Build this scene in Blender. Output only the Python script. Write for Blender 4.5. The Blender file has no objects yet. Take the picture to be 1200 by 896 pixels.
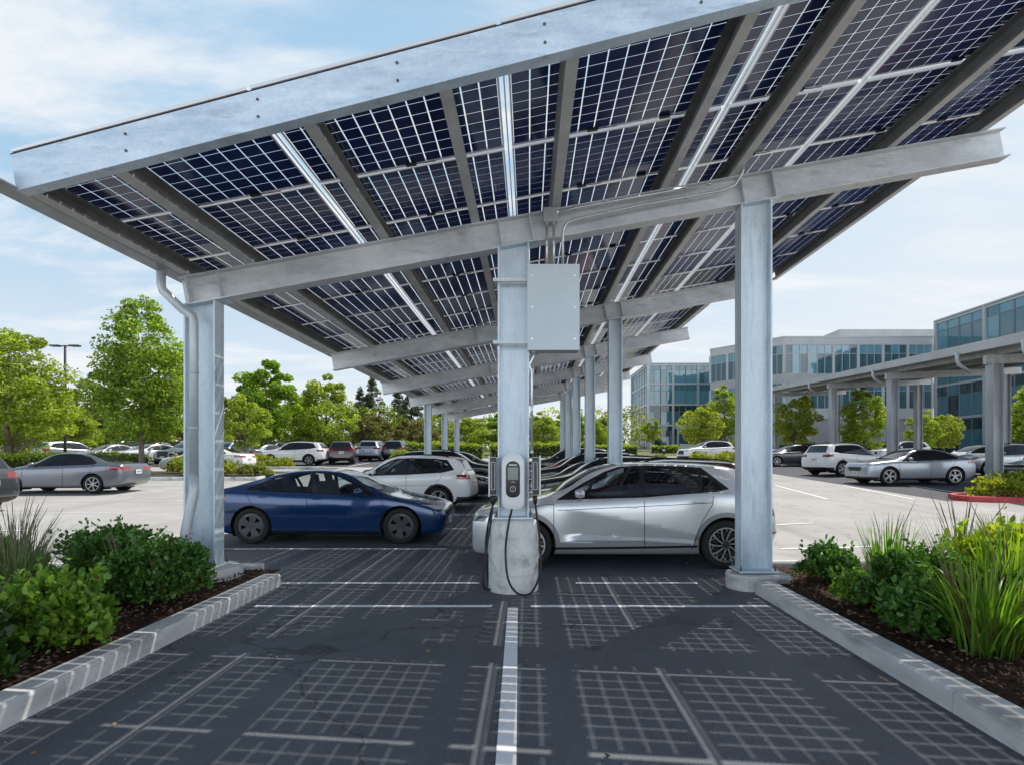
import bpy, bmesh, math, random
import numpy as np
from mathutils import Vector, Matrix, noise
from mathutils.bvhtree import BVHTree

random.seed(11)
RNG = np.random.default_rng(11)
SC = bpy.context.scene
COL = SC.collection
R = math.radians
PI = math.pi

# ------------------------------------------------------------------ helpers
F, CX, CY, EYE = 660.0, 620.0, 534.0, 1.7


def px_x(px, Y):
    return (px - CX) / F * Y


def px_z(py, Y):
    return EYE + (CY - py) / F * Y


def sstep(a, b, x):
    t = min(1.0, max(0.0, (x - a) / (b - a)))
    return t * t * (3 - 2 * t)


def elev(X, Y):
    inside = sstep(-9, -5.5, X) * (1 - sstep(3.5, 7.0, X))
    y0 = 9 + 6 * inside
    d = Y - y0
    sp = 1.5 * math.log1p(math.exp(max(-30.0, min(30.0, d / 1.5)))) if d < 40 else d
    if Y > 160:
        sp = sp - (Y - 160) * 0.8
    return 0.036 * sp


class MB:
    """collects quads and polygons, builds ONE mesh object"""

    def __init__(self):
        self.v, self.f, self.m = [], [], []

    def vert(self, p):
        self.v.append((float(p[0]), float(p[1]), float(p[2])))
        return len(self.v) - 1

    def poly(self, pts, mi=0):
        i0 = len(self.v)
        for p in pts:
            self.vert(p)
        self.f.append(tuple(range(i0, i0 + len(pts))))
        self.m.append(mi)

    def hexa(self, c, mi=0):
        """c = 8 corners: bottom ring 0-3 (ccw seen from above), top ring 4-7"""
        i = len(self.v)
        for p in c:
            self.vert(p)
        for q in ((3, 2, 1, 0), (4, 5, 6, 7), (0, 1, 5, 4), (1, 2, 6, 5), (2, 3, 7, 6), (3, 0, 4, 7)):
            self.f.append(tuple(i + k for k in q))
            self.m.append(mi)

    def box(self, x0, x1, y0, y1, z0, z1, mi=0):
        self.hexa([(x0, y0, z0), (x1, y0, z0), (x1, y1, z0), (x0, y1, z0),
                   (x0, y0, z1), (x1, y0, z1), (x1, y1, z1), (x0, y1, z1)], mi)

    def obox(self, c, ax, ay, az, mi=0):
        """oriented box: centre and three half-axis vectors"""
        c, ax, ay, az = Vector(c), Vector(ax), Vector(ay), Vector(az)
        self.hexa([c - ax - ay - az, c + ax - ay - az, c + ax + ay - az, c - ax + ay - az,
                   c - ax - ay + az, c + ax - ay + az, c + ax + ay + az, c - ax + ay + az], mi)

    def bar(self, a, b, w, h, mi=0, up=(0, 0, 1)):
        a, b = Vector(a), Vector(b)
        d = (b - a)
        L = d.length
        d.normalize()
        s = d.cross(Vector(up))
        if s.length < 1e-4:
            s = d.cross(Vector((0, 1, 0)))
        s.normalize()
        u = s.cross(d)
        self.obox((a + b) / 2, d * L / 2, -s * w / 2, u * h / 2, mi)

    def tube(self, pts, r, n=8, mi=0, cap=True):
        pts = [Vector(p) for p in pts]
        rs = r if isinstance(r, (list, tuple)) else [r] * len(pts)
        rings = []
        ref = None
        for k, p in enumerate(pts):
            d = (pts[min(k + 1, len(pts) - 1)] - pts[max(k - 1, 0)])
            if d.length < 1e-9:
                d = Vector((0, 0, 1))
            d.normalize()
            if ref is None:
                ref = d.orthogonal().normalized()
            else:
                ref = (ref - d * ref.dot(d))
                if ref.length < 1e-5:
                    ref = d.orthogonal()
                ref.normalize()
            b = d.cross(ref)
            ring = []
            for j in range(n):
                a = 2 * PI * j / n
                ring.append(self.vert(p + (ref * math.cos(a) + b * math.sin(a)) * rs[k]))
            rings.append(ring)
        for k in range(len(rings) - 1):
            for j in range(n):
                j2 = (j + 1) % n
                self.f.append((rings[k][j], rings[k][j2], rings[k + 1][j2], rings[k + 1][j]))
                self.m.append(mi)
        if cap:
            self.f.append(tuple(reversed(rings[0])))
            self.m.append(mi)
            self.f.append(tuple(rings[-1]))
            self.m.append(mi)

    def lathe(self, prof, n=24, mi=0, axis='z', c=(0, 0, 0), closed=False):
        """prof = (radius, height) pairs"""
        rings = []
        for (r, h) in prof:
            ring = []
            for j in range(n):
                a = 2 * PI * j / n
                ca, sa = math.cos(a) * r, math.sin(a) * r
                p = (ca, sa, h) if axis == 'z' else (sa, h, ca)
                ring.append(self.vert((p[0] + c[0], p[1] + c[1], p[2] + c[2])))
            rings.append(ring)
        ks = len(rings) if closed else len(rings) - 1
        for k in range(ks):
            k2 = (k + 1) % len(rings)
            for j in range(n):
                j2 = (j + 1) % n
                self.f.append((rings[k][j], rings[k][j2], rings[k2][j2], rings[k2][j]))
                self.m.append(mi)

    def prism(self, poly, z0, z1, mi=0):
        """poly = ccw (x, y) list"""
        n = len(poly)
        i = len(self.v)
        for z in (z0, z1):
            for p in poly:
                self.vert((p[0], p[1], z))
        self.f.append(tuple(i + k for k in reversed(range(n))))
        self.m.append(mi)
        self.f.append(tuple(i + n + k for k in range(n)))
        self.m.append(mi)
        for k in range(n):
            k2 = (k + 1) % n
            self.f.append((i + k, i + k2, i + n + k2, i + n + k))
            self.m.append(mi)

    def add(self, other, M=None):
        i0 = len(self.v)
        for p in other.v:
            self.v.append(tuple(M @ Vector(p)) if M is not None else p)
        for q in other.f:
            self.f.append(tuple(i0 + k for k in q))
        self.m += other.m

    def mesh(self, name, mats, smooth=False, angle=None):
        me = bpy.data.meshes.new(name)
        me.from_pydata(self.v, [], self.f)
        for m in (mats if isinstance(mats, (list, tuple)) else [mats]):
            me.materials.append(m)
        me.polygons.foreach_set('material_index', self.m)
        if smooth:
            me.polygons.foreach_set('use_smooth', [True] * len(self.f))
        me.update()
        return me

    def build(self, name, mats, parent=None, smooth=False, bevel=0.0, auto=False):
        me = self.mesh(name, mats, smooth)
        if bevel > 0:
            bm = bmesh.new()
            bm.from_mesh(me)
            bmesh.ops.remove_doubles(bm, verts=bm.verts, dist=1e-5)
            es = [e for e in bm.edges if len(e.link_faces) == 2 and e.calc_face_angle(0) > 0.6]
            bmesh.ops.bevel(bm, geom=es, offset=bevel, segments=2, affect='EDGES', profile=0.6, clamp_overlap=True)
            bm.to_mesh(me)
            bm.free()
        if auto:
            bm = bmesh.new()
            bm.from_mesh(me)
            bmesh.ops.remove_doubles(bm, verts=bm.verts, dist=1e-6)
            for f in bm.faces:
                f.smooth = True
            for e in bm.edges:
                if len(e.link_faces) == 2 and e.calc_face_angle(0) > R(38):
                    e.smooth = False
            bm.to_mesh(me)
            bm.free()
        return link(name, me, parent)


def link(name, me, parent=None):
    o = bpy.data.objects.new(name, me)
    COL.objects.link(o)
    if parent is not None:
        o.parent = parent
    return o


def tag(o, label=None, cat=None, group=None, kind=None):
    if label:
        o['label'] = label
    if cat:
        o['category'] = cat
    if group:
        o['group'] = group
    if kind:
        o['kind'] = kind
    return o


def thing(name, label, cat, loc=(0, 0, 0), rz=0.0, group=None):
    o = bpy.data.objects.new(name, None)
    COL.objects.link(o)
    o.location = loc
    o.rotation_euler = (0, 0, rz)
    o.empty_display_size = 0.1
    return tag(o, label, cat, group)


def dup(root, loc, rz, label=None, group=None, scale=None):
    """a copy of a thing with copies of its parts and sub-parts"""
    def rec(o, par):
        c = o.copy()
        COL.objects.link(c)
        if par is not None:
            c.parent = par
        for ch in CHILD.get(o.name, []):
            rec(ch, c)
        return c
    r = rec(root, None)
    r.location = loc
    r.rotation_euler = (0, 0, rz)
    if scale:
        r.scale = scale
    if label:
        r['label'] = label
    if group:
        r['group'] = group
    return r


CHILD = {}


def remember(root):
    """note the children of a thing before copying it (objects.children is slow on large scenes)"""
    def rec(o):
        CHILD[o.name] = list(o.children)
        for ch in CHILD[o.name]:
            rec(ch)
    rec(root)
    return root


def tree_objs(root):
    out = [root]
    for c in root.children:
        out += tree_objs(c)
    return out


# ------------------------------------------------------------------ materials
def nodes(m):
    m.use_nodes = True
    return m.node_tree.nodes, m.node_tree.links


def mat(name, col, rough=0.6, metal=0.0, coat=0.0, spec=0.5, ior=1.5):
    m = bpy.data.materials.new(name)
    n, l = nodes(m)
    b = n['Principled BSDF']
    b.inputs['Base Color'].default_value = (*col, 1)
    b.inputs['Roughness'].default_value = rough
    b.inputs['Metallic'].default_value = metal
    b.inputs['Coat Weight'].default_value = coat
    b.inputs['Coat Roughness'].default_value = 0.03
    b.inputs['Specular IOR Level'].default_value = spec
    b.inputs['IOR'].default_value = ior
    return m


def noisy(name, c1, c2, scale=5.0, rough=0.7, metal=0.0, bump=0.0, bscale=None, detail=6.0, lo=0.35, hi=0.65,
          rough2=None, spec=0.5, stretch=(1, 1, 1), coord='Object', c3=None, s3=1.0, lo3=.45, hi3=.7):
    m = bpy.data.materials.new(name)
    n, l = nodes(m)
    b = n['Principled BSDF']
    tc = n.new('ShaderNodeTexCoord')
    mp = n.new('ShaderNodeMapping')
    mp.inputs['Scale'].default_value = stretch
    l.new(tc.outputs[coord], mp.inputs['Vector'])
    t = n.new('ShaderNodeTexNoise')
    t.inputs['Scale'].default_value = scale
    t.inputs['Detail'].default_value = detail
    t.inputs['Roughness'].default_value = 0.65
    l.new(mp.outputs['Vector'], t.inputs['Vector'])
    r = n.new('ShaderNodeValToRGB')
    r.color_ramp.elements[0].position = lo
    r.color_ramp.elements[1].position = hi
    r.color_ramp.elements[0].color = (*c1, 1)
    r.color_ramp.elements[1].color = (*c2, 1)
    l.new(t.outputs['Fac'], r.inputs['Fac'])
    out = r.outputs['Color']
    if c3 is not None:
        t3 = n.new('ShaderNodeTexNoise')
        t3.inputs['Scale'].default_value = s3
        t3.inputs['Detail'].default_value = 8
        l.new(mp.outputs['Vector'], t3.inputs['Vector'])
        r3 = n.new('ShaderNodeMapRange')
        r3.inputs['From Min'].default_value = lo3
        r3.inputs['From Max'].default_value = hi3
        l.new(t3.outputs['Fac'], r3.inputs['Value'])
        mx = n.new('ShaderNodeMix')
        mx.data_type = 'RGBA'
        l.new(r3.outputs['Result'], mx.inputs['Factor'])
        l.new(out, mx.inputs['A'])
        mx.inputs['B'].default_value = (*c3, 1)
        out = mx.outputs['Result']
    l.new(out, b.inputs['Base Color'])
    b.inputs['Metallic'].default_value = metal
    b.inputs['Specular IOR Level'].default_value = spec
    if rough2 is None:
        b.inputs['Roughness'].default_value = rough
    else:
        rr = n.new('ShaderNodeMapRange')
        rr.inputs['From Min'].default_value = 0.3
        rr.inputs['From Max'].default_value = 0.7
        rr.inputs['To Min'].default_value = rough
        rr.inputs['To Max'].default_value = rough2
        l.new(t.outputs['Fac'], rr.inputs['Value'])
        l.new(rr.outputs['Result'], b.inputs['Roughness'])
    if bump > 0:
        t2 = n.new('ShaderNodeTexNoise')
        t2.inputs['Scale'].default_value = bscale or scale * 4
        t2.inputs['Detail'].default_value = 5
        l.new(mp.outputs['Vector'], t2.inputs['Vector'])
        bp = n.new('ShaderNodeBump')
        bp.inputs['Strength'].default_value = bump
        bp.inputs['Distance'].default_value = 0.01
        l.new(t2.outputs['Fac'], bp.inputs['Height'])
        l.new(bp.outputs['Normal'], b.inputs['Normal'])
    return m


def galv(name, c1, c2, rough=0.42, metal=0.15, streak=(1, 1, 1), scuff=(2.2, 2.2, 16)):
    """galvanised steel: spangle cells, blotches and white-rust streaks"""
    m = bpy.data.materials.new(name)
    n, l = nodes(m)
    b = n['Principled BSDF']
    tc = n.new('ShaderNodeTexCoord')
    vo = n.new('ShaderNodeTexVoronoi')
    vo.inputs['Scale'].default_value = 42
    l.new(tc.outputs['Object'], vo.inputs['Vector'])
    bw = n.new('ShaderNodeRGBToBW')
    l.new(vo.outputs['Color'], bw.inputs['Color'])
    mp = n.new('ShaderNodeMapping')
    mp.inputs['Scale'].default_value = streak
    l.new(tc.outputs['Object'], mp.inputs['Vector'])
    t = n.new('ShaderNodeTexNoise')
    t.inputs['Scale'].default_value = 3.2
    t.inputs['Detail'].default_value = 9
    t.inputs['Roughness'].default_value = 0.7
    l.new(mp.outputs['Vector'], t.inputs['Vector'])
    ad = n.new('ShaderNodeMath')
    ad.operation = 'MULTIPLY_ADD'
    l.new(bw.outputs['Val'], ad.inputs[0])
    ad.inputs[1].default_value = 0.10
    l.new(t.outputs['Fac'], ad.inputs[2])
    r = n.new('ShaderNodeValToRGB')
    r.color_ramp.elements[0].position = 0.42
    r.color_ramp.elements[1].position = 0.78
    r.color_ramp.elements[0].color = (*c1, 1)
    r.color_ramp.elements[1].color = (*c2, 1)
    l.new(ad.outputs['Value'], r.inputs['Fac'])
    # small dark stains
    t2 = n.new('ShaderNodeTexNoise')
    t2.inputs['Scale'].default_value = 7.0
    t2.inputs['Detail'].default_value = 8
    l.new(mp.outputs['Vector'], t2.inputs['Vector'])
    mr = n.new('ShaderNodeMapRange')
    mr.inputs['From Min'].default_value = 0.62
    mr.inputs['From Max'].default_value = 0.78
    mr.inputs['To Max'].default_value = 0.6
    l.new(t2.outputs['Fac'], mr.inputs['Value'])
    mx = n.new('ShaderNodeMix')
    mx.data_type = 'RGBA'
    l.new(mr.outputs['Result'], mx.inputs['Factor'])
    l.new(r.outputs['Color'], mx.inputs['A'])
    mx.inputs['B'].default_value = (c1[0] * .5, c1[1] * .5, c1[2] * .48, 1)
    # hairline scuffs and run marks
    mp2 = n.new('ShaderNodeMapping')
    mp2.inputs['Scale'].default_value = scuff
    mp2.inputs['Rotation'].default_value = (0, R(24), 0)
    l.new(tc.outputs['Object'], mp2.inputs['Vector'])
    t3 = n.new('ShaderNodeTexNoise')
    t3.inputs['Scale'].default_value = 1.0
    t3.inputs['Detail'].default_value = 4
    l.new(mp2.outputs['Vector'], t3.inputs['Vector'])
    mr3 = n.new('ShaderNodeMapRange')
    mr3.inputs['From Min'].default_value = 0.60
    mr3.inputs['From Max'].default_value = 0.72
    mr3.inputs['To Max'].default_value = 0.55
    l.new(t3.outputs['Fac'], mr3.inputs['Value'])
    mx2 = n.new('ShaderNodeMix')
    mx2.data_type = 'RGBA'
    l.new(mr3.outputs['Result'], mx2.inputs['Factor'])
    l.new(mx.outputs['Result'], mx2.inputs['A'])
    mx2.inputs['B'].default_value = (c1[0] * .72, c1[1] * .72, c1[2] * .74, 1)
    l.new(mx2.outputs['Result'], b.inputs['Base Color'])
    b.inputs['Metallic'].default_value = metal
    rr = n.new('ShaderNodeMapRange')
    rr.inputs['From Min'].default_value = 0.35
    rr.inputs['From Max'].default_value = 0.8
    rr.inputs['To Min'].default_value = rough - .1
    rr.inputs['To Max'].default_value = rough + .14
    l.new(ad.outputs['Value'], rr.inputs['Value'])
    l.new(rr.outputs['Result'], b.inputs['Roughness'])
    return m


def leafmat(name, trans=0.35, tcol=(1.25, 1.3, 0.5), rough=0.45):
    m = bpy.data.materials.new(name)
    n, l = nodes(m)
    b = n['Principled BSDF']
    b.inputs['Roughness'].default_value = rough
    b.inputs['Specular IOR Level'].default_value = 0.35
    at = n.new('ShaderNodeAttribute')
    at.attribute_name = 'Col'
    l.new(at.outputs['Color'], b.inputs['Base Color'])
    tr = n.new('ShaderNodeBsdfTranslucent')
    mx = n.new('ShaderNodeMix')
    mx.data_type = 'RGBA'
    mx.blend_type = 'MULTIPLY'
    mx.inputs['Factor'].default_value = 1.0
    l.new(at.outputs['Color'], mx.inputs['A'])
    mx.inputs['B'].default_value = (*tcol, 1)
    l.new(mx.outputs['Result'], tr.inputs['Color'])
    ms = n.new('ShaderNodeMixShader')
    ms.inputs['Fac'].default_value = trans
    l.new(b.outputs['BSDF'], ms.inputs[1])
    l.new(tr.outputs['BSDF'], ms.inputs[2])
    l.new(ms.outputs['Shader'], n['Material Output'].inputs['Surface'])
    return m


def glassmat(name, tint, rough=0.02, ior=1.5):
    m = bpy.data.materials.new(name)
    n, l = nodes(m)
    tr = n.new('ShaderNodeBsdfTransparent')
    tr.inputs['Color'].default_value = (*tint, 1)
    gl = n.new('ShaderNodeBsdfGlossy')
    gl.inputs['Roughness'].default_value = rough
    lw = n.new('ShaderNodeLayerWeight')
    lw.inputs['Blend'].default_value = 0.5
    pw = n.new('ShaderNodeMath')
    pw.operation = 'POWER'
    l.new(lw.outputs['Facing'], pw.inputs[0])
    pw.inputs[1].default_value = 4.0
    fr = n.new('ShaderNodeMath')
    fr.operation = 'MULTIPLY_ADD'
    fr.use_clamp = True
    l.new(pw.outputs['Value'], fr.inputs[0])
    fr.inputs[1].default_value = 0.92
    fr.inputs[2].default_value = 0.07 * (ior - .5)
    ms = n.new('ShaderNodeMixShader')
    l.new(fr.outputs['Value'], ms.inputs['Fac'])
    l.new(tr.outputs['BSDF'], ms.inputs[1])
    l.new(gl.outputs['BSDF'], ms.inputs[2])
    l.new(ms.outputs['Shader'], n['Material Output'].inputs['Surface'])
    return m


M = {}
M['galv'] = galv('galvanised_steel', (.50, .53, .545), (.80, .83, .84), streak=(.4, 1, 1))
M['galv_v'] = galv('galvanised_column', (.50, .585, .645), (.76, .84, .90), streak=(1.4, 1.4, .3), scuff=(14, 14, 1.1))
M['galv_f'] = galv('galvanised_fascia', (.46, .57, .67), (.74, .84, .93), rough=.42, streak=(.5, 1, 2.2), metal=.15)
M['steel_dark'] = noisy('purlin_steel', (.24, .24, .235), (.36, .36, .35), 3, rough=.5, metal=.5)
M['steel_pale'] = noisy('pale_steel', (.36, .37, .37), (.5, .51, .51), 4, rough=.45, metal=.4)
M['alu'] = mat('panel_frame_aluminium', (.78, .78, .78), .35, .3)
M['gutter'] = noisy('gutter_steel', (.30, .33, .35), (.44, .47, .49), 2.5, rough=.5, metal=.4)
M['flange'] = noisy('purlin_flange_lit', (.46, .46, .45), (.60, .60, .585), 3, rough=.5, metal=.1)  # purlin steel made paler: light on the underside put into its colour
M['pipe'] = noisy('downspout_paint', (.44, .48, .51), (.55, .59, .62), 3, rough=.45, metal=.25)
M['conduit'] = mat('conduit_steel', (.62, .63, .63), .35, .7)
M['cabinet'] = noisy('cabinet_grey', (.50, .565, .605), (.54, .605, .645), 2, rough=.45)
M['bolt'] = mat('bolt_steel', (.12, .12, .12), .5, .6)
M['bolt_w'] = mat('bright_bolt', (.8, .8, .8), .3, .6)
M['concrete'] = noisy('kerb_concrete', (.50, .50, .485), (.66, .66, .645), 3.5, rough=.9, bump=.35, bscale=60,
                      c3=(.22, .215, .205), s3=2.2, lo3=.52, hi3=.75, stretch=(1, .6, 2))
M['pier'] = noisy('pier_concrete', (.56, .555, .54), (.74, .74, .725), 5, rough=.85, bump=.35, bscale=40,
                  c3=(.25, .245, .24), s3=4, lo3=.56, hi3=.75)
M['black_rubber'] = mat('black_rubber', (.012, .012, .013), .55)
M['white_plastic'] = mat('white_plastic', (.74, .75, .76), .35)
M['black_plastic'] = mat('black_plastic', (.015, .016, .018), .35)
M['screen'] = mat('charger_screen', (.20, .235, .22), .12)
M['line_paint'] = noisy('line_paint', (.66, .66, .65), (.88, .88, .87), 9, rough=.7, lo=.25, hi=.45, coord='Object')
M['red_kerb'] = noisy('red_kerb_paint', (.42, .03, .035), (.55, .06, .06), 3, rough=.6)
M['mulch'] = noisy('mulch', (.022, .013, .009), (.10, .06, .042), 28, rough=.95, bump=1.0, bscale=70, spec=.1)
M['chips'] = noisy('bark_chips', (.035, .02, .013), (.17, .105, .075), 4, rough=.9, spec=.1)
M['bark'] = noisy('bark', (.10, .078, .06), (.22, .18, .15), 9, rough=.95, bump=.5, stretch=(1, 1, .2))
M['twig'] = mat('twig', (.12, .085, .06), .9)
M['leaf'] = leafmat('leaf', .52, (1.6, 1.65, .5))
M['leaf_far'] = leafmat('leaf_distant', .52, (1.5, 1.5, .5))
M['leaf_dark'] = leafmat('leaf_glossy', .34, rough=.36)
M['blade'] = leafmat('grass_blade', .45)
# ---- vehicle materials
M['trim'] = mat('black_trim', (.012, .012, .013), .25)
M['seam'] = mat('panel_gap', (.006, .006, .006), .8)
M['tyre'] = mat('tyre_rubber', (.012, .012, .012), .8)
M['rim'] = mat('alloy_rim', (.55, .56, .57), .3, .8)
M['rim_dark'] = mat('dark_rim', (.075, .078, .082), .3, .6)
M['well'] = mat('wheel_well', (.006, .006, .006), .95)
M['lamp'] = mat('headlight_lens', (.55, .56, .58), .08, .2, coat=1)
M['lamp_amber'] = mat('headlight_amber', (.55, .42, .18), .12, .2, coat=1)
M['tail'] = mat('tail_light', (.30, .008, .012), .12, coat=1)
M['plate'] = mat('number_plate', (.72, .73, .75), .4)
M['glass'] = glassmat('car_glass', (.74, .80, .80), ior=1.55)
M['glass_tint'] = glassmat('tinted_car_glass', (.22, .27, .29), ior=2.0)
M['lamp_dark'] = mat('dark_lamp_housing', (.03, .032, .035), .08, 0, coat=1)
M['glass_dark'] = mat('dark_car_glass', (.010, .013, .015), .03, spec=.8)
M['interior'] = mat('car_interior', (.025, .025, .027), .7)
M['clad'] = mat('grey_cladding', (.27, .28, .29), .4, .4)
M['clad_dark'] = mat('dark_cladding', (.02, .02, .021), .6)


def paint(name, col, metal=0.0, rough=.32):
    return mat('paint_' + name, col, rough, metal, coat=1.0)


PAINT = {
    'white': paint('white', (.80, .80, .80)),
    'silver': paint('silver', (.36, .38, .40), .6, .3),
    'silver_hero': paint('pale_silver', (.66, .67, .68), .45, .3),
    'blue': paint('deep_blue', (.003, .036, .125), .4, .15),
    'grey': paint('grey', (.16, .175, .20), .5),
    'grey_dark': paint('dark_grey', (.05, .056, .065), .5),
    'black': paint('black', (.008, .008, .010), .2, .25),
    'maroon': paint('maroon', (.045, .008, .010), .3),
    'navy': paint('navy', (.012, .02, .055), .3),
    'red': paint('red', (.25, .015, .015), .2),
    'blue_pale': paint('mid_blue', (.04, .10, .26), .4),
    'silver_blue': paint('silver_blue', (.34, .375, .425), .5),
}
# ------------------------------------------------------------------ vehicles
def pchip(pts):
    xs = np.array([p[0] for p in pts], float)
    ys = np.array([p[1] for p in pts], float)
    h = np.diff(xs)
    d = np.diff(ys) / h
    m = np.zeros(len(xs))
    m[0], m[-1] = d[0], d[-1]
    for i in range(1, len(xs) - 1):
        if d[i - 1] * d[i] > 0:
            w1, w2 = 2 * h[i] + h[i - 1], h[i] + 2 * h[i - 1]
            m[i] = (w1 + w2) / (w1 / d[i - 1] + w2 / d[i])

    def f(x):
        x = min(max(x, xs[0]), xs[-1])
        i = int(min(max(np.searchsorted(xs, x) - 1, 0), len(h) - 1))
        t = (x - xs[i]) / h[i]
        return float((1 + 2 * t) * (1 - t) ** 2 * ys[i] + t * (1 - t) ** 2 * h[i] * m[i]
                     + t * t * (3 - 2 * t) * ys[i + 1] + t * t * (t - 1) * h[i] * m[i + 1])
    return f


def sup(t, p):
    t = min(max(t, 0.0), 1.0)
    return (1 - (1 - t) ** p) ** (1 / p)


def chaikin(P, it=2):
    for _ in range(it):
        Q = [P[0]]
        for a, b in zip(P[:-1], P[1:]):
            Q.append((a[0] * .75 + b[0] * .25, a[1] * .75 + b[1] * .25))
            Q.append((a[0] * .25 + b[0] * .75, a[1] * .25 + b[1] * .75))
        Q.append(P[-1])
        P = Q
    return P


def section(S, x):
    L, W = S['L'], S['W']
    zt, zs, zb = S['f_top'](x), S['f_belt'](x), S['f_bot'](x)
    wf = S['nose'] + (1 - S['nose']) * sup(x / S['af'], 2.6)
    wr_ = S['tailw'] + (1 - S['tailw']) * sup((L - x) / S['ar'], 2.6)
    w = W / 2 * min(wf, wr_) * (1 - .03 * ((x - L / 2) / (L / 2)) ** 2)
    h = zt - zs
    g = sstep(.05, .30, h)
    ws = w * (.965 - .01 * g)
    wtop = (ws - .10) * (1 - g) + min(S['wroof'], ws - .1) * g
    drop = .018 + .035 * g
    zr = zt - min(drop, max(h, .01) * .5)
    zm = zb + .52 * (zs - zb)
    P = [(0, zb), (w * .78, zb), (w * .93, zb + .015), (w * .965, zb + .07), (w * .985, zb + .20 * (zs - zb) + .04),
         (w, zm), (w * .995, zs - .14 * (zs - zb)), (ws + .012, zs - .025), (ws - .004, zs), (ws - .035, zs + .018 * min(1, h / .1))]
    a = P[-1]
    for t in (.3, .65):
        P.append((a[0] + (wtop - a[0]) * t + .018 * g * math.sin(PI * t), a[1] + (zr - a[1]) * t))
    P += [(wtop + .01, zr - .02 * g), (wtop - .035, zr + (zt - zr) * .35), (wtop * .72, zt - (zt - zr) * .30), (wtop * .36, zt - (zt - zr) * .07), (0, zt)]
    return chaikin(P, 2)


def half_body(S, n=78):
    L = S['L']
    xs = set()
    for i in range(n):
        t = i / (n - 1)
        xs.add(round(L * (.45 * t + .55 * (.5 - .5 * math.cos(PI * t))), 4))
    for e in (.008, .02, .04, .07):
        xs.add(e)
        xs.add(round(L - e, 4))
    xs = sorted(xs)
    bm = bmesh.new()
    rows = []
    for x in xs:
        rows.append([bm.verts.new((x, y, z)) for (y, z) in section(S, x)])
    for a, b in zip(rows[:-1], rows[1:]):
        for j in range(len(a) - 1):
            try:
                bm.faces.new((a[j], b[j], b[j + 1], a[j + 1]))
            except ValueError:
                pass
    bm.faces.new(list(rows[0]))
    bm.faces.new(list(reversed(rows[-1])))
    bm.normal_update()
    for f in bm.faces:
        c = f.calc_center_median()
        ref = Vector((min(max(c.x, .6), L - .6), 0, .62))
        if f.normal.dot(c - ref) < 0:
            f.normal_flip()
    bm.normal_update()
    return bm


def inpoly(p, poly):
    c = False
    n = len(poly)
    for i in range(n):
        a, b = poly[i], poly[i - 1]
        if (a[1] > p[1]) != (b[1] > p[1]) and p[0] < (b[0] - a[0]) * (p[1] - a[1]) / (b[1] - a[1]) + a[0]:
            c = not c
    return c


def region(bm, poly, ax, filt, mi=None):
    """cut the outline of a polygon (seen along axis ax) into the shell; return the faces inside"""
    k = [i for i in range(3) if i != ax]
    lo = [min(p[i] for p in poly) - .02 for i in (0, 1)]
    hi = [max(p[i] for p in poly) + .02 for i in (0, 1)]

    def bb(f):
        a = [v.co[k[0]] for v in f.verts]
        b = [v.co[k[1]] for v in f.verts]
        return min(a), max(a), min(b), max(b)
    cand = set()
    for f in bm.faces:
        q = bb(f)
        if q[1] >= lo[0] and q[0] <= hi[0] and q[3] >= lo[1] and q[2] <= hi[1] and filt(f.calc_center_median(), f.normal):
            cand.add(f)
    n = len(poly)
    for i in range(n):
        p, q = poly[i], poly[(i + 1) % n]
        e = .003
        x0, x1, y0, y1 = min(p[0], q[0]) - e, max(p[0], q[0]) + e, min(p[1], q[1]) - e, max(p[1], q[1]) + e
        sel = []
        for f in cand:
            b = bb(f)
            if b[1] >= x0 and b[0] <= x1 and b[3] >= y0 and b[2] <= y1:
                sel.append(f)
        if not sel:
            continue
        co, no = Vector((0, 0, 0)), Vector((0, 0, 0))
        co[k[0]], co[k[1]] = p
        no[k[0]], no[k[1]] = q[1] - p[1], p[0] - q[0]
        if no.length < 1e-7:
            continue
        no.normalize()
        es, vs = set(), set()
        for f in sel:
            es.update(f.edges)
            vs.update(f.verts)
        r = bmesh.ops.bisect_plane(bm, geom=sel + list(es) + list(vs), dist=1e-5, plane_co=co, plane_no=no)
        cand.difference_update(sel)
        cand.update(g for g in r['geom'] if isinstance(g, bmesh.types.BMFace))
    cand = {f for f in cand if f.is_valid}
    res = []
    for f in cand:
        c = f.calc_center_median()
        if inpoly((c[k[0]], c[k[1]]), poly):
            res.append(f)
            if mi is not None:
                f.material_index = mi
    return res


def take(bm, faces, inset=0.0):
    out = [[(v.co - v.normal * inset).copy() for v in f.verts] for f in faces]
    bmesh.ops.delete(bm, geom=list(faces), context='FACES')
    return out


def finish_bm(bm, name, mats, ang=32):
    bmesh.ops.remove_doubles(bm, verts=bm.verts, dist=2e-5)
    for f in bm.faces:
        f.smooth = True
    for e in bm.edges:
        if len(e.link_faces) == 2 and e.calc_face_angle(0) > R(ang):
            e.smooth = False
    me = bpy.data.meshes.new(name)
    bm.to_mesh(me)
    bm.free()
    for m in mats:
        me.materials.append(m)
    return me


def patch_mesh(name, polys, mats, mirror=False, both=False, mis=None):
    bm = bmesh.new()
    for sgn in ((1, -1) if both else ((-1,) if mirror else (1,))):
        for i, p in enumerate(polys):
            vs = [bm.verts.new((c[0], c[1] * sgn, c[2])) for c in p]
            if sgn < 0:
                vs.reverse()
            try:
                f = bm.faces.new(vs)
                if mis:
                    f.material_index = mis[i]
            except ValueError:
                pass
    return finish_bm(bm, name, mats)


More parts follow.
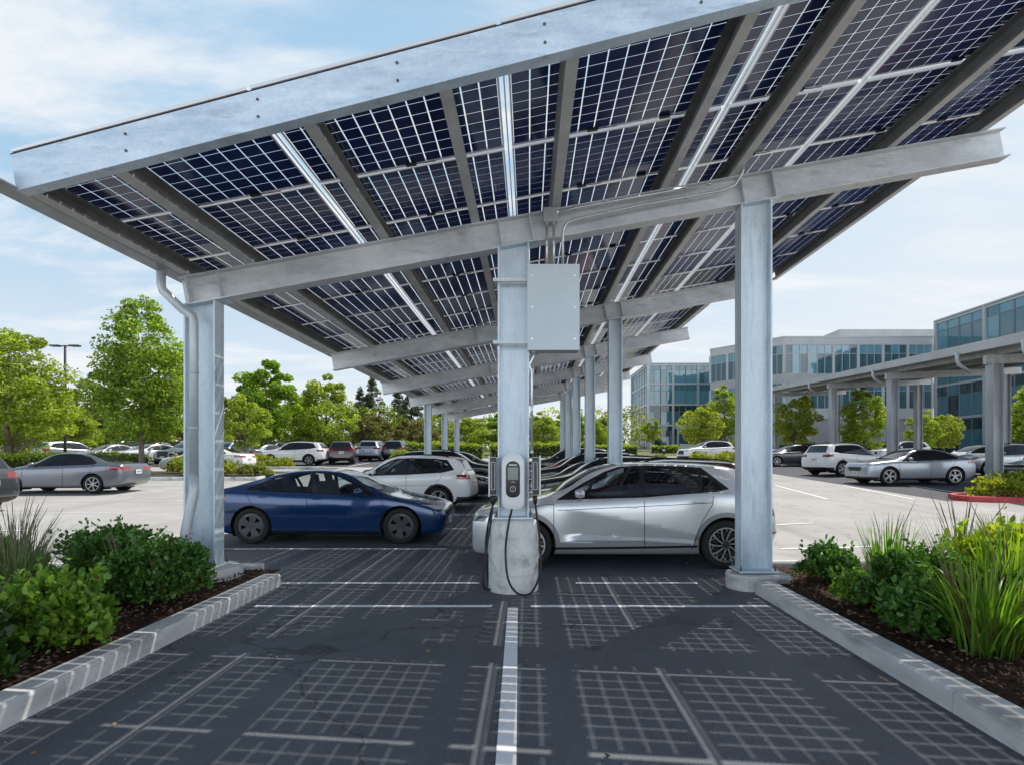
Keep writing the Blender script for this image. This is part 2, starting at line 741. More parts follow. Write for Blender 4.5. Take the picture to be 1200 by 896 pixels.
def shrink(poly, d):
    """inset a polygon by d"""
    n = len(poly)
    area = sum(poly[i - 1][0] * poly[i][1] - poly[i][0] * poly[i - 1][1] for i in range(n))
    s = 1 if area > 0 else -1
    out = []
    for i in range(n):
        p0, p1, p2 = Vector(poly[i - 1]), Vector(poly[i]), Vector(poly[(i + 1) % n])
        a, b = (p1 - p0).normalized(), (p2 - p1).normalized()
        na, nb = Vector((-a.y, a.x)) * s, Vector((-b.y, b.x)) * s
        k = 1 + na.dot(nb)
        v = (na + nb) / max(k, .35)
        out.append((p1.x + v.x * d, p1.y + v.y * d))
    return out


def circle(cx, cy, r, n=30):
    return [(cx + r * math.cos(2 * PI * i / n), cy + r * math.sin(2 * PI * i / n)) for i in range(n)]


def rim_mb(r, style):
    """wheel face; outside is +y"""
    m = MB()
    ro = r * .72
    # barrel and lip
    m.lathe([(ro * .98, -.10), (ro, .0), (ro, .012), (ro * .93, .012), (ro * .90, -.02), (ro * .9, -.10)], 32, 0, 'y')
    m.lathe([(.0, -.055), (ro * .92, -.055)], 32, 2, 'y')

    def spoke(a, w0, w1, r0, r1, y0, y1, sk=0.0, mi=0):
        def P(rr, ww, y):
            return ((math.cos(a + sk * (rr / ro)) * rr - math.sin(a + sk * (rr / ro)) * ww), y, (math.sin(a + sk * (rr / ro)) * rr + math.cos(a + sk * (rr / ro)) * ww))
        K = 4
        for q in range(K):
            ra, rb = r0 + (r1 - r0) * q / K, r0 + (r1 - r0) * (q + 1) / K
            wa, wb = w0 + (w1 - w0) * q / K, w0 + (w1 - w0) * (q + 1) / K
            ya, yb = y0 + (y1 - y0) * q / K, y0 + (y1 - y0) * (q + 1) / K
            m.hexa([P(ra, -wa, ya - .03), P(ra, wa, ya - .03), P(rb, wb, yb - .03), P(rb, -wb, yb - .03),
                    P(ra, -wa, ya), P(ra, wa, ya), P(rb, wb, yb), P(rb, -wb, yb)][::1], mi)
    if style == 'aero':
        m.lathe([(.0, .004), (ro * .40, .004), (ro * .44, -.006)], 24, 1, 'y')
        m.lathe([(ro * .99, .006), (ro * .80, .010), (ro * .78, -.01)], 32, 1, 'y')
        for i in range(5):
            a = 2 * PI * i / 5 + .3
            spoke(a, ro * .17, ro * .34, ro * .25, ro * .86, .006, .011, .12, 1)
        m.lathe([(.0, .012), (ro * .10, .012), (ro * .12, .004)], 16, 0, 'y')
    elif style == 'turbine':
        m.lathe([(.0, .006), (ro * .20, .006), (ro * .24, -.02)], 20, 1, 'y')
        for i in range(10):
            a = 2 * PI * i / 10
            spoke(a, ro * .035, ro * .06, ro * .18, ro * .95, .0, .010, .35, 0)
            spoke(a + .3, ro * .05, ro * .035, ro * .5, ro * .95, -.012, .002, .35, 1)
            spoke(a + .16, ro * .02, ro * .028, ro * .72, ro * .95, .0, .010, -.9, 0)
    else:
        m.lathe([(.0, .010), (ro * .17, .010), (ro * .22, -.01)], 20, 0, 'y')
        ns = 5 if style == 'five' else 7
        for i in range(ns):
            a = 2 * PI * i / ns + .2
            if style == 'five':
                spoke(a - .12, ro * .045, ro * .05, ro * .12, ro * .95, .004, .010, -.06, 0)
                spoke(a + .12, ro * .045, ro * .05, ro * .12, ro * .95, .004, .010, .06, 0)
            else:
                spoke(a, ro * .07, ro * .06, ro * .12, ro * .95, .004, .010, .1, 0)
    return m


def tyre_mb(r, w=.215):
    m = MB()
    ri = r * .71
    h = w / 2
    m.lathe([(ri, -h * .8), (ri + .012, -h * .96), (r - .045, -h * 1.03), (r - .014, -h * .93), (r, -h * .72), (r + .001, -h * .3), (r + .001, h * .3), (r, h * .72),
             (r - .014, h * .93), (r - .045, h * 1.03), (ri + .012, h * .96), (ri, h * .8)], 40, 0, 'y')
    return m


MESH = {}


def mesh_once(key, fn):
    if key not in MESH:
        MESH[key] = fn()
    return MESH[key]


def raybody(bvh, x, z, off=.002):
    hit = bvh.ray_cast(Vector((x, 3, z)), Vector((0, -1, 0)))
    return None if hit[0] is None else hit[0] + hit[1] * off


def ribbon(mb, bvh, pts, w, mi, off=.0015, step=.05):
    """a thin seam laid on the body side along (x, z) points"""
    P = []
    for a, b in zip(pts[:-1], pts[1:]):
        n = max(1, int(math.hypot(b[0] - a[0], b[1] - a[1]) / step))
        for i in range(n):
            t = i / n
            P.append((a[0] + (b[0] - a[0]) * t, a[1] + (b[1] - a[1]) * t))
    P.append(pts[-1])
    L, Rr = [], []
    for i, p in enumerate(P):
        q0, q1 = P[max(0, i - 1)], P[min(len(P) - 1, i + 1)]
        d = Vector((q1[0] - q0[0], q1[1] - q0[1])).normalized()
        nx, nz = -d.y * w / 2, d.x * w / 2
        a, b = raybody(bvh, p[0] + nx, p[1] + nz, off), raybody(bvh, p[0] - nx, p[1] - nz, off)
        L.append(a)
        Rr.append(b)
    for i in range(len(P) - 1):
        q = (L[i], Rr[i], Rr[i + 1], L[i + 1])
        if all(v is not None for v in q) and max((q[0] - q[3]).length, (q[1] - q[2]).length) < .3:
            for s in (1, -1):
                pp = [(v.x, v.y * s, v.z) for v in q]
                mb.poly(pp if s > 0 else pp[::-1], mi)


def cap_shape(mb, c, rx, ry, rz, mi=0, n=10, k=6, squash=.55):
    """rounded lozenge (door mirror shell)"""
    rings = []
    for i in range(k + 1):
        t = -1 + 2 * i / k
        s = (1 - abs(t) ** 2.6) ** .5 if abs(t) < 1 else 0.02
        s = max(s, .05)
        ring = []
        for j in range(n):
            a = 2 * PI * j / n
            ca, sa = math.cos(a), math.sin(a)
            ex = math.copysign(abs(ca) ** .7, ca) * rx * s
            ez = math.copysign(abs(sa) ** .7, sa) * rz * s
            ring.append(mb.vert((c[0] + ex + abs(t) * rx * squash * .3, c[1] + t * ry, c[2] + ez)))
        rings.append(ring)
    for i in range(k):
        for j in range(n):
            j2 = (j + 1) % n
            mb.f.append((rings[i][j], rings[i][j2], rings[i + 1][j2], rings[i + 1][j]))
            mb.m.append(mi)
    mb.f.append(tuple(reversed(rings[0])))
    mb.m.append(mi)
    mb.f.append(tuple(rings[-1]))
    mb.m.append(mi)


def make_car(S, pnt, hero=False, name='parked_car'):
    """builds one vehicle, nose towards -x, origin on the ground under its middle"""
    S['f_top'], S['f_belt'], S['f_bot'] = pchip(S['top']), pchip(S['belt']), pchip(S['bot'])
    L, W, H = S['L'], S['W'], S['H']
    bm = half_body(S, 110 if hero else 66)
    if S.get('crease'):
        (xa, za), (xb, zb_) = S['crease']
        zc_ = .40
        sidef = lambda c, n: c.y > W * .3 and n.y > .2
        for q in (.74,):
            region(bm, [(xa - .1, za + (zc_ - za) * q), (xb + .1, zb_ + (zc_ - zb_) * q), (xb + .1, zc_), (xa - .1, zc_)], 1, sidef)
        region(bm, [(xa - .1, za), (xb + .1, zb_), (xb + .1, zc_), (xa - .1, zc_)], 1, sidef)
        for v in bm.verts:
            if xa - .1 < v.co.x < xb + .1 and v.co.y > W * .3:
                u = min(1, max(0, (v.co.x - xa) / (xb - xa)))
                z1 = za + (zb_ - za) * u
                z0 = .40
                t = (z1 - v.co.z) / max(.02, z1 - z0)
                if 0 < t < 1:
                    prof = t / .74 if t < .74 else (1 - t) / .26
                    e = sstep(0, .35, v.co.x - xa + .1) * sstep(0, .2, xb + .1 - v.co.x)
                    v.co.y -= .068 * prof * e * min(1, (z1 - z0) / .25)
        bm.normal_update()
    PAINT_I, TRIM, CLAD, SEAM, GRL = 0, 1, 2, 3, 4
    body_mats = [pnt, M['trim'], M['clad_dark'] if not S.get('clad_grey') else M['clad'], M['seam'], M['clad_dark']]
    side = lambda c, n: c.y > W * .25 and n.y > .28
    top = lambda c, n: n.z > .12
    parts = []          # (name, polys, mats, both)
    # lower sills and bumpers
    if S.get('sill'):
        region(bm, S['sill'], 1, lambda c, n: c.y > .2, TRIM if S.get('sill_black') else CLAD)
    for (poly, ax, mi) in S.get('patches', []):
        region(bm, poly, ax, (lambda c, n: n.x < -.05) if ax == 0 and mi < 10 else ((lambda c, n: n.x > .05) if ax == 0 else side), mi % 10)
    # wheel openings
    wheels = [(S['fo'], S['wr']), (S['fo'] + S['wb'], S['wr'])]
    for (cx, cz) in wheels:
        Rw = S['wr'] + .055
        if S.get('arch'):
            region(bm, circle(cx, cz, Rw + S['arch'], 36), 1, lambda c, n: c.y > .5 and c.z > .1, CLAD)
        fs = region(bm, circle(cx, cz, Rw, 32), 1, lambda c, n: c.y > W * .30)
        # inner lip
        take(bm, fs)
    # side glazing
    region(bm, S['dlo'], 1, side, TRIM)
    gm = M['glass'] if hero else M['glass_dark']
    gm2 = M['glass_tint'] if (hero and S.get('tint')) else gm
    for i, wpoly in enumerate(S['side_windows']):
        fs = region(bm, wpoly, 1, side)
        parts.append(('window', take(bm, fs, .003), [gm if i == 0 else gm2], False))
    # windscreen
    fs_t = region(bm, S['screen'], 2, lambda c, n: n.z > .1 and c.z > S['H'] * .5, TRIM)
    fs = region(bm, shrink(S['screen'], .035), 2, lambda c, n: n.z > .1 and c.z > S['H'] * .5)
    parts.append(('windscreen', take(bm, fs, .003), [M['glass_tint'] if (hero and S.get('tint')) else gm], True))
    if S.get('roof'):
        fs = region(bm, S['roof'], 2, lambda c, n: n.z > .3 and c.z > S['H'] * .6)
        parts.append(('glass_roof', take(bm, fs, .001), [M['glass_dark']], True))
    ax, poly = S['rear_glass']
    flt = (lambda c, n: n.z > .1 and c.z > H * .55) if ax == 2 else (lambda c, n: n.x > .25 and c.x > L * .7)
    region(bm, poly, ax, flt, TRIM)
    fs = region(bm, shrink(poly, .03), ax, flt)
    parts.append(('rear_window', take(bm, fs, .003), [gm2], True))
    # lamps
    for (poly, amber) in S['head']:
        fs = region(bm, poly, 0, lambda c, n: n.x < -.12 and c.x < L * .3)
        parts.append(('headlight', take(bm, fs, .002), [(M['lamp'], M['lamp_amber'], M['lamp_dark'])[int(amber)]], False))
    for poly in S['taill']:
        fs = region(bm, poly, 0, lambda c, n: n.x > .03 and c.x > L * .8)
        parts.append(('tail_light', take(bm, fs, .001), [M['tail']], False))
    # mirror body
    geo = bmesh.ops.duplicate(bm, geom=bm.verts[:] + bm.edges[:] + bm.faces[:])['geom']
    for v in [g for g in geo if isinstance(g, bmesh.types.BMVert)]:
        v.co.y *= -1
    bmesh.ops.reverse_faces(bm, faces=[g for g in geo if isinstance(g, bmesh.types.BMFace)])
    bm.normal_update()
    ref = half_body(S, 60)
    bvh = BVHTree.FromBMesh(ref)
    ref.free()
    extra = MB()
    for pts in S['seams']:
        ribbon(extra, bvh, pts, .009 if hero else .012, SEAM)
    for pts, w, mi in S.get('strips', []):
        ribbon(extra, bvh, pts, w, mi, .004)
    for (cx, cz) in wheels:        # dark liners inside the wheel openings
        Rw = S['wr'] + .06
        for s in (1, -1):
            n = 24
            for j in range(n):
                a, b = 2 * PI * j / n, 2 * PI * (j + 1) / n
                y0, y1 = s * .42, s * (W / 2 - .05)
                p = [(cx + Rw * math.cos(a), y0, cz + Rw * math.sin(a)), (cx + Rw * math.cos(b), y0, cz + Rw * math.sin(b)),
                     (cx + Rw * math.cos(b), y1, cz + Rw * math.sin(b)), (cx + Rw * math.cos(a), y1, cz + Rw * math.sin(a))]
                if min(p[0][2], p[1][2]) > .12:
                    extra.poly(p, 5)
            extra.poly([(cx + Rw * math.cos(2 * PI * j / n), s * .42, max(.14, cz + Rw * math.sin(2 * PI * j / n))) for j in range(n)], 5)
    # wiper cowl, roof rails
    if S.get('rails'):
        for s in (1, -1):
            pts = []
            for i in range(12):
                x = S['rails'][0] + (S['rails'][1] - S['rails'][0]) * i / 11
                z = S['f_top'](x) - .012 + .035 * math.sin(PI * i / 11) ** .3
                pts.append((x, s * (S['wroof'] - .045), z))
            extra.tube(pts, .016, 6, 1)
    i0 = len(bm.verts)
    vm = [bm.verts.new(p) for p in extra.v]
    for q, mi in zip(extra.f, extra.m):
        try:
            f = bm.faces.new([vm[k] for k in q])
            f.material_index = mi
        except ValueError:
            pass
    off = Matrix.Translation((-L / 2, 0, 0))
    bmesh.ops.transform(bm, matrix=off, verts=bm.verts)
    me = finish_bm(bm, 'body', body_mats + [M['well']])

    def sh(p):
        return [(c[0] - L / 2, c[1], c[2]) for c in p]
    root = thing(name, None, 'car')
    b = link('body', me, root)
    b.material_slots[0].link = 'OBJECT'
    b.material_slots[0].material = pnt
    for nm, polys, mats, both in parts:
        if not polys:
            continue
        polys = [sh(p) for p in polys]
        if both:
            link(nm, patch_mesh(nm, polys, mats, both=True), root)
        else:
            link(nm, patch_mesh(nm, polys, mats), root)
            link(nm, patch_mesh(nm, polys, mats, mirror=True), root)
    # wheels: tyre with a rim of its own
    tm = mesh_once(('tyre', S['wr']), lambda: tyre_mb(S['wr']).mesh('wheel', [M['tyre']], True))
    rm = mesh_once(('rim', S['wr'], S['rim'], S.get('rim_d')), lambda: rim_mb(S['wr'], S['rim']).mesh('rim', [M['rim_dark'] if S.get('rim_d') else M['rim'], M['rim_dark'], M['well']], False))
    for (cx, cz) in wheels:
        for s in (1, -1):
            wl = link('wheel', tm, root)
            wl.location = (cx - L / 2, s * (W / 2 - .135), cz)
            wl.rotation_euler = (0, random.uniform(0, 6), 0 if s > 0 else PI)
            rr = link('rim', rm, wl)
            rr.location = (0, .092, 0)
    # door mirrors and handles
    for s in (1, -1):
        m = MB()
        mx, mz = S['mirror']
        y0 = W / 2 - .05
        cap_shape(m, (mx - L / 2, s * (y0 + .125), mz + .07), .075, .105, .065, 0)
        m.bar((mx - L / 2 + .02, s * (y0 - .03), mz - .015), (mx - L / 2 + .01, s * (y0 + .09), mz + .03), .05, .03, 1)
        o = m.build('door_mirror', [pnt, M['trim']], root, smooth=True)
        o.material_slots[0].link = 'OBJECT'
        o.material_slots[0].material = pnt if not S.get('mirror_black') else M['trim']
        for (hx, hz) in S['handles']:
            p = raybody(bvh, hx, hz, .012)
            if p is not None:
                h = MB()
                h.obox((p.x - L / 2, s * (p.y), p.z), (.085, 0, 0), (0, .012, 0), (0, 0, .011))
                o = h.build('door_handle', [pnt], root, bevel=.006)
                o.material_slots[0].link = 'OBJECT'
                o.material_slots[0].material = pnt
    # number plates
    for x, z, mi in ((-L / 2 - .006, S.get('plate_f', .42), 0), (L / 2 + .006, S.get('plate_r', .75), 0)):
        m = MB()
        m.box(x - .006, x + .006, -.16, .16, z - .075, z + .075)
        m.box(x - .009, x + .009, -.12, .12, z - .025, z + .025, 1)
        m.build('number_plate', [M['plate'], M['grey_ink']], root)
    if hero:
        m = MB()
        z0 = .32
        m.box(-L / 2 + 1.1, L / 2 - .5, -W / 2 + .16, W / 2 - .16, z0, z0 + .05)
        bx = S['f_belt'](L / 2)
        for s in (1, -1):     # door linings, so the shell is not paint-coloured inside
            m.box(-L / 2 + 1.35, L / 2 - 1.0, s * (W / 2 - .15) - .012, s * (W / 2 - .15) + .012, z0, bx - .06)
        xs = S['A'] - L / 2
        m.box(xs - .1, xs + .42, -W / 2 + .2, W / 2 - .2, .6, bx - .02)
        for sx in (S['A'] + .95 - L / 2, S['A'] + 1.85 - L / 2):
            for sy in (-.38, .38):
                m.obox((sx, sy, .58), (.25, 0, .02), (0, .24, 0), (0, 0, .09))
                m.obox((sx + .3, sy, .88), (.06, 0, -.012), (0, .24, 0), (.10, 0, .30))
                m.obox((sx + .43, sy, 1.24), (.04, 0, 0), (0, .13, 0), (.02, 0, .09))
        o = m.build('interior', [M['interior']], root, bevel=.02)
        w = MB()
        w.lathe([(.17, 0), (.185, .012), (.17, .024), (.158, .012)], 24, 0, 'z', closed=True)
        w.box(-.16, .16, -.02, .02, .004, .02)
        sw = w.build('steering_wheel', [M['interior']], root, smooth=True)
        sw.location = (xs + .55, .38 if not S.get('rhd') else -.38, bx + .02)
        sw.rotation_euler = (0, R(-65), 0)
    else:
        m = MB()
        m.box(-L / 2 + 1.2, L / 2 - .7, -W / 2 + .2, W / 2 - .2, .3, .5)
        m.build('interior', [M['interior']], root)
    return remember(root)


def recolor(root, pnt):
    """a copy keeps the mesh; only the paint slot of its own objects changes"""
    for o in walk(root):
        if o.type == 'MESH' and o.name.split('.')[0] in ('body', 'door_mirror', 'door_handle') and o.material_slots[0].link == 'OBJECT':
            o.material_slots[0].material = pnt


def walk(root):
    out = [root]
    k = 0
    while k < len(out):
        out += KIDS.get(out[k].name, [])
        k += 1
    return out


KIDS = {}


def car_copy(src, loc, rz, pnt, label, group):
    def rec(o, par):
        c = o.copy()
        COL.objects.link(c)
        if par is not None:
            c.parent = par
        KIDS[c.name] = [rec(ch, c) for ch in CHILD.get(o.name, [])]
        return c
    r = rec(src, None)
    r.location = loc
    r.rotation_euler = (0, 0, rz)
    tag(r, label, None, group)
    if pnt is not None:
        recolor(r, pnt)
    return r


M['grey_ink'] = mat('plate_ink', (.25, .27, .33), .6)


def circ_seam(cx, cz, r, a0, a1, n=10):
    return [(cx + r * math.cos(R(a0 + (a1 - a0) * i / n)), cz + r * math.sin(R(a0 + (a1 - a0) * i / n))) for i in range(n + 1)]


def screen_poly(xc, xt, yc, yt, bow=.13, topbow=.05):
    """half windscreen outline seen from above: cowl line xc, header xt"""
    P = []
    for i in range(7):
        y = -.12 + (yc + .12) * i / 6
        P.append((xc + bow * (max(0, y) / yc) ** 2, y))
    for i in range(7):
        y = yt - (yt + .12) * i / 6
        P.append((xt + topbow * (max(0, y) / yt) ** 2, y))
    return P


SP = {}
SP['crossover'] = dict(
    L=4.64, W=1.89, H=1.60, fo=.85, wb=2.98, wr=.365, nose=.80, tailw=.82, af=.45, ar=.42, wroof=.66, rim='turbine',
    top=[(0, .74), (.025, .81), (.10, .865), (.5, .95), (1.0, 1.045), (1.16, 1.085), (1.5, 1.30), (1.9, 1.505), (2.25, 1.585), (2.75, 1.605), (3.35, 1.595), (3.95, 1.55), (4.12, 1.505), (4.43, 1.13), (4.48, 1.08), (4.58, 1.00), (4.62, .80), (4.64, .60)],
    belt=[(0, .70), (.1, .79), (.4, .87), (.8, .94), (1.2, 1.00), (2, 1.04), (3, 1.09), (3.7, 1.15), (4.1, 1.14), (4.4, 1.03), (4.56, .93), (4.64, .58)],
    bot=[(0, .26), (.1, .21), (.5, .2), (4.1, .2), (4.5, .32), (4.64, .46)],
    dlo=[(1.28, 1.035), (1.72, 1.30), (2.02, 1.455), (2.25, 1.535), (2.6, 1.555), (3.2, 1.545), (3.52, 1.52), (3.90, 1.20), (3.74, 1.165), (2.6, 1.075)],
    side_windows=[[(1.42, 1.062), (1.78, 1.295), (2.08, 1.44), (2.28, 1.505), (2.56, 1.52), (2.56, 1.098)],
                  [(2.63, 1.10), (2.63, 1.52), (3.18, 1.512), (3.44, 1.495), (3.46, 1.47), (3.46, 1.155)],
                  [(3.49, 1.157), (3.49, 1.465), (3.56, 1.43), (3.79, 1.20), (3.72, 1.17)]],
    screen=screen_poly(1.20, 2.20, .69, .555, .16),
    rear_glass=(2, [(4.14, -.12), (4.14, .52), (4.42, .62), (4.42, -.12)]),
    head=[([(.52, .725), (.59, .725), (.59, .78), (.52, .78)], 1), ([(.63, .725), (.70, .725), (.70, .78), (.63, .78)], 1), ([(.46, .71), (.90, .715), (.90, .795), (.46, .79)], 2)],
    taill=[[(.40, .80), (.97, .80), (.97, .90), (.40, .90)], [(.55, .52), (.97, .52), (.97, .56), (.55, .56)]],
    seams=[[(1.24, .98), (1.24, .36)] + [(1.30, .30)], [(2.595, 1.08), (2.60, .30)], [(3.64, 1.14), (3.62, .98), (3.45, .70), (3.36, .42), (3.30, .30)],
           [(.30, .84), (.7, .89), (1.12, .97), (1.24, .98)], [(1.30, .885), (2.2, .93), (3.0, .965), (3.62, 1.0)], [(4.16, 1.08), (4.05, .94), (4.0, .80)]],
    strips=[([(1.26, .315), (2.3, .325), (3.40, .345)], .035, 1)],
    patches=[([(-.1, .30), (.62, .30), (.66, .36), (-.1, .36)], 0, 1), ([(1.30, .40), (1.55, .435), (2.6, .43), (3.30, .385), (3.30, .345), (1.28, .335)], 1, 2)],
    arch=.07, clad_grey=True, crease=((1.40, .92), (3.42, .50)), sill=[(1.25, .1), (3.42, .1), (3.40, .33), (1.26, .30)],
    mirror=(1.62, 1.075), handles=[(2.42, .935), (3.40, 1.01)], A=1.35, plate_r=.62, plate_f=.44, tint=True, rails=None)

SP['ev_saloon'] = dict(
    L=4.69, W=1.85, H=1.44, fo=.84, wb=2.88, wr=.345, nose=.76, tailw=.78, af=.55, ar=.55, wroof=.58, rim='aero', rim_d=True,
    top=[(0, .58), (.025, .655), (.10, .715), (.45, .815), (.9, .90), (1.10, .945), (1.5, 1.14), (1.9, 1.335), (2.2, 1.415), (2.55, 1.445), (2.95, 1.43), (3.4, 1.355), (3.9, 1.205), (4.15, 1.12), (4.50, 1.035), (4.58, 1.00), (4.64, .86), (4.69, .62)],
    belt=[(0, .54), (.1, .64), (.35, .74), (.8, .85), (1.2, .90), (2, .93), (3, .965), (3.8, 1.005), (4.3, 1.00), (4.55, .95), (4.69, .58)],
    bot=[(0, .30), (.1, .19), (.5, .16), (4.1, .17), (4.5, .28), (4.69, .42)],
    dlo=[(1.30, .915), (1.7, 1.14), (2.05, 1.30), (2.3, 1.365), (2.6, 1.385), (3.0, 1.36), (3.4, 1.27), (3.82, 1.10), (3.86, 1.035), (3.5, 1.01), (2.6, .97)],
    side_windows=[[(1.50, .95), (1.80, 1.135), (2.12, 1.285), (2.33, 1.34), (2.58, 1.355), (2.61, .985)],
                  [(2.68, .99), (2.66, 1.355), (3.0, 1.333), (3.36, 1.25), (3.44, 1.22), (3.40, 1.02)],
                  [(3.47, 1.023), (3.50, 1.20), (3.78, 1.085), (3.80, 1.045)]],
    screen=screen_poly(1.10, 2.18, .68, .50, .20),
    rear_glass=(2, [(3.02, -.12), (3.02, .46), (4.10, .62), (4.18, -.12)]),
    roof=[(2.30, -.12), (2.30, .47), (2.95, .46), (2.95, -.12)],
    head=[([(.46, .63), (.84, .665), (.88, .76), (.52, .725)], False)],
    taill=[[(.50, .84), (.90, .84), (.90, .94), (.56, .94)]],
    seams=[[(1.20, .875), (1.15, .6), (1.22, .30), (1.30, .26)], [(2.64, .97), (2.64, .6), (2.60, .26)], [(3.82, 1.0), (3.72, .80), (3.46, .55), (3.38, .32), (3.30, .26)],
           [(.25, .66), (.8, .80), (1.2, .875)], [(1.22, .26), (3.4, .28)], [(4.2, 1.0), (4.28, .80)]],
    patches=[([(-.1, .24), (.60, .24), (.66, .34), (-.1, .33)], 0, 1)],
    sill=[(1.22, .1), (3.35, .1), (3.33, .245), (1.24, .235)], sill_black=True,
    mirror=(1.62, .94), handles=[(2.45, .87), (3.50, .91)], A=1.3, plate_f=.40, plate_r=.62)

SP['suv'] = dict(
    L=4.42, W=1.83, H=1.63, fo=.87, wb=2.62, wr=.345, nose=.78, tailw=.82, af=.5, ar=.42, wroof=.62, rim='five',
    top=[(0, .62), (.03, .80), (.12, .92), (.5, 1.00), (1.02, 1.08), (1.2, 1.13), (1.55, 1.36), (1.88, 1.54), (2.15, 1.605), (2.6, 1.63), (3.4, 1.61), (3.95, 1.56), (4.06, 1.51), (4.28, 1.16), (4.33, 1.08), (4.38, .92), (4.42, .62)],
    belt=[(0, .58), (.1, .80), (.3, .90), (1.1, 1.00), (2, 1.03), (3, 1.06), (3.8, 1.11), (4.15, 1.10), (4.33, .98), (4.42, .56)],
    bot=[(0, .36), (.1, .25), (.5, .22), (3.9, .22), (4.25, .30), (4.42, .44)],
    dlo=[(1.30, 1.02), (1.68, 1.29), (1.98, 1.46), (2.2, 1.53), (2.6, 1.55), (3.3, 1.535), (3.72, 1.49), (3.95, 1.20), (3.6, 1.12), (2.6, 1.06)],
    side_windows=[[(1.46, 1.055), (1.75, 1.275), (2.04, 1.435), (2.23, 1.495), (2.5, 1.51), (2.52, 1.085)],
                  [(2.59, 1.09), (2.57, 1.512), (3.25, 1.495), (3.28, 1.13)],
                  [(3.33, 1.135), (3.31, 1.492), (3.68, 1.445), (3.86, 1.205), (3.6, 1.155)]],
    screen=screen_poly(1.16, 2.12, .68, .545, .14),
    rear_glass=(0, [(-.1, 1.16), (.60, 1.16), (.55, 1.50), (-.1, 1.52)]),
    head=[([(.46, .76), (.84, .78), (.84, .88), (.46, .85)], False)],
    taill=[[(.48, .93), (.92, .93), (.92, 1.07), (.48, 1.06)]],
    seams=[[(1.22, .98), (1.20, .5), (1.28, .3)], [(2.55, 1.06), (2.54, .3)], [(3.62, 1.10), (3.55, .95), (3.25, .60), (3.14, .3)], [(.3, .88), (1.2, .98)]],
    strips=[([(1.25, .72), (3.3, .76)], .008, 3)],
    patches=[([(-.1, .50), (.45, .50), (.45, .84), (-.1, .84)], 0, 4), ([(-.1, .1), (1.0, .1), (1.0, .42), (-.1, .42)], 0, 12),
             ([(-.1, .1), (1.0, .1), (1.0, .40), (-.1, .40)], 0, 2)],
    arch=.055, sill=[(1.1, .1), (3.3, .1), (3.3, .36), (1.1, .34)],
    mirror=(1.58, 1.07), handles=[(2.38, .96), (3.32, 1.0)], A=1.25, plate_r=.80, plate_f=.48, rails=(1.95, 3.75))

SP['saloon'] = dict(
    L=4.60, W=1.80, H=1.44, fo=.88, wb=2.70, wr=.325, nose=.72, tailw=.78, af=.6, ar=.5, wroof=.57, rim='seven',
    top=[(0, .52), (.03, .64), (.15, .75), (.6, .85), (1.08, .94), (1.25, .99), (1.6, 1.185), (1.95, 1.345), (2.25, 1.42), (2.6, 1.44), (3.0, 1.415), (3.4, 1.325), (3.9, 1.12), (4.02, 1.08), (4.40, 1.05), (4.50, 1.02), (4.55, .86), (4.60, .60)],
    belt=[(0, .50), (.1, .62), (.3, .71), (1.1, .88), (2, .92), (3, .96), (3.9, .995), (4.4, .98), (4.52, .92), (4.60, .56)],
    bot=[(0, .34), (.1, .22), (.5, .18), (4.1, .19), (4.4, .28), (4.60, .42)],
    dlo=[(1.38, .91), (1.75, 1.14), (2.05, 1.295), (2.28, 1.355), (2.6, 1.375), (3.0, 1.35), (3.35, 1.25), (3.68, 1.06), (3.6, 1.0), (2.6, .96)],
    side_windows=[[(1.56, .945), (1.83, 1.125), (2.10, 1.265), (2.30, 1.325), (2.55, 1.34), (2.58, .975)],
                  [(2.65, .98), (2.62, 1.343), (2.98, 1.32), (3.28, 1.235), (3.40, 1.17), (3.38, 1.015)]],
    screen=screen_poly(1.20, 2.20, .66, .49, .15),
    rear_glass=(2, [(3.02, -.12), (3.02, .44), (3.92, .58), (3.98, -.12)]),
    head=[([(.42, .60), (.80, .62), (.82, .71), (.46, .68)], False)],
    taill=[[(.36, .82), (.90, .82), (.90, .94), (.36, .93)]],
    seams=[[(1.28, .87), (1.24, .5), (1.3, .28)], [(2.61, .96), (2.60, .28)], [(3.62, .98), (3.50, .75), (3.22, .45), (3.16, .28)], [(.25, .68), (1.28, .87)], [(4.0, .98), (4.1, .78)]],
    strips=[([(.9, .66), (2.6, .70), (4.2, .76)], .006, 3)],
    patches=[([(-.1, .32), (.42, .32), (.50, .56), (-.1, .56)], 0, 4)],
    sill=[(1.28, .1), (3.2, .1), (3.2, .24), (1.28, .23)],
    mirror=(1.66, .945), handles=[(2.42, .86), (3.34, .90)], A=1.35, plate_r=.74, plate_f=.42)

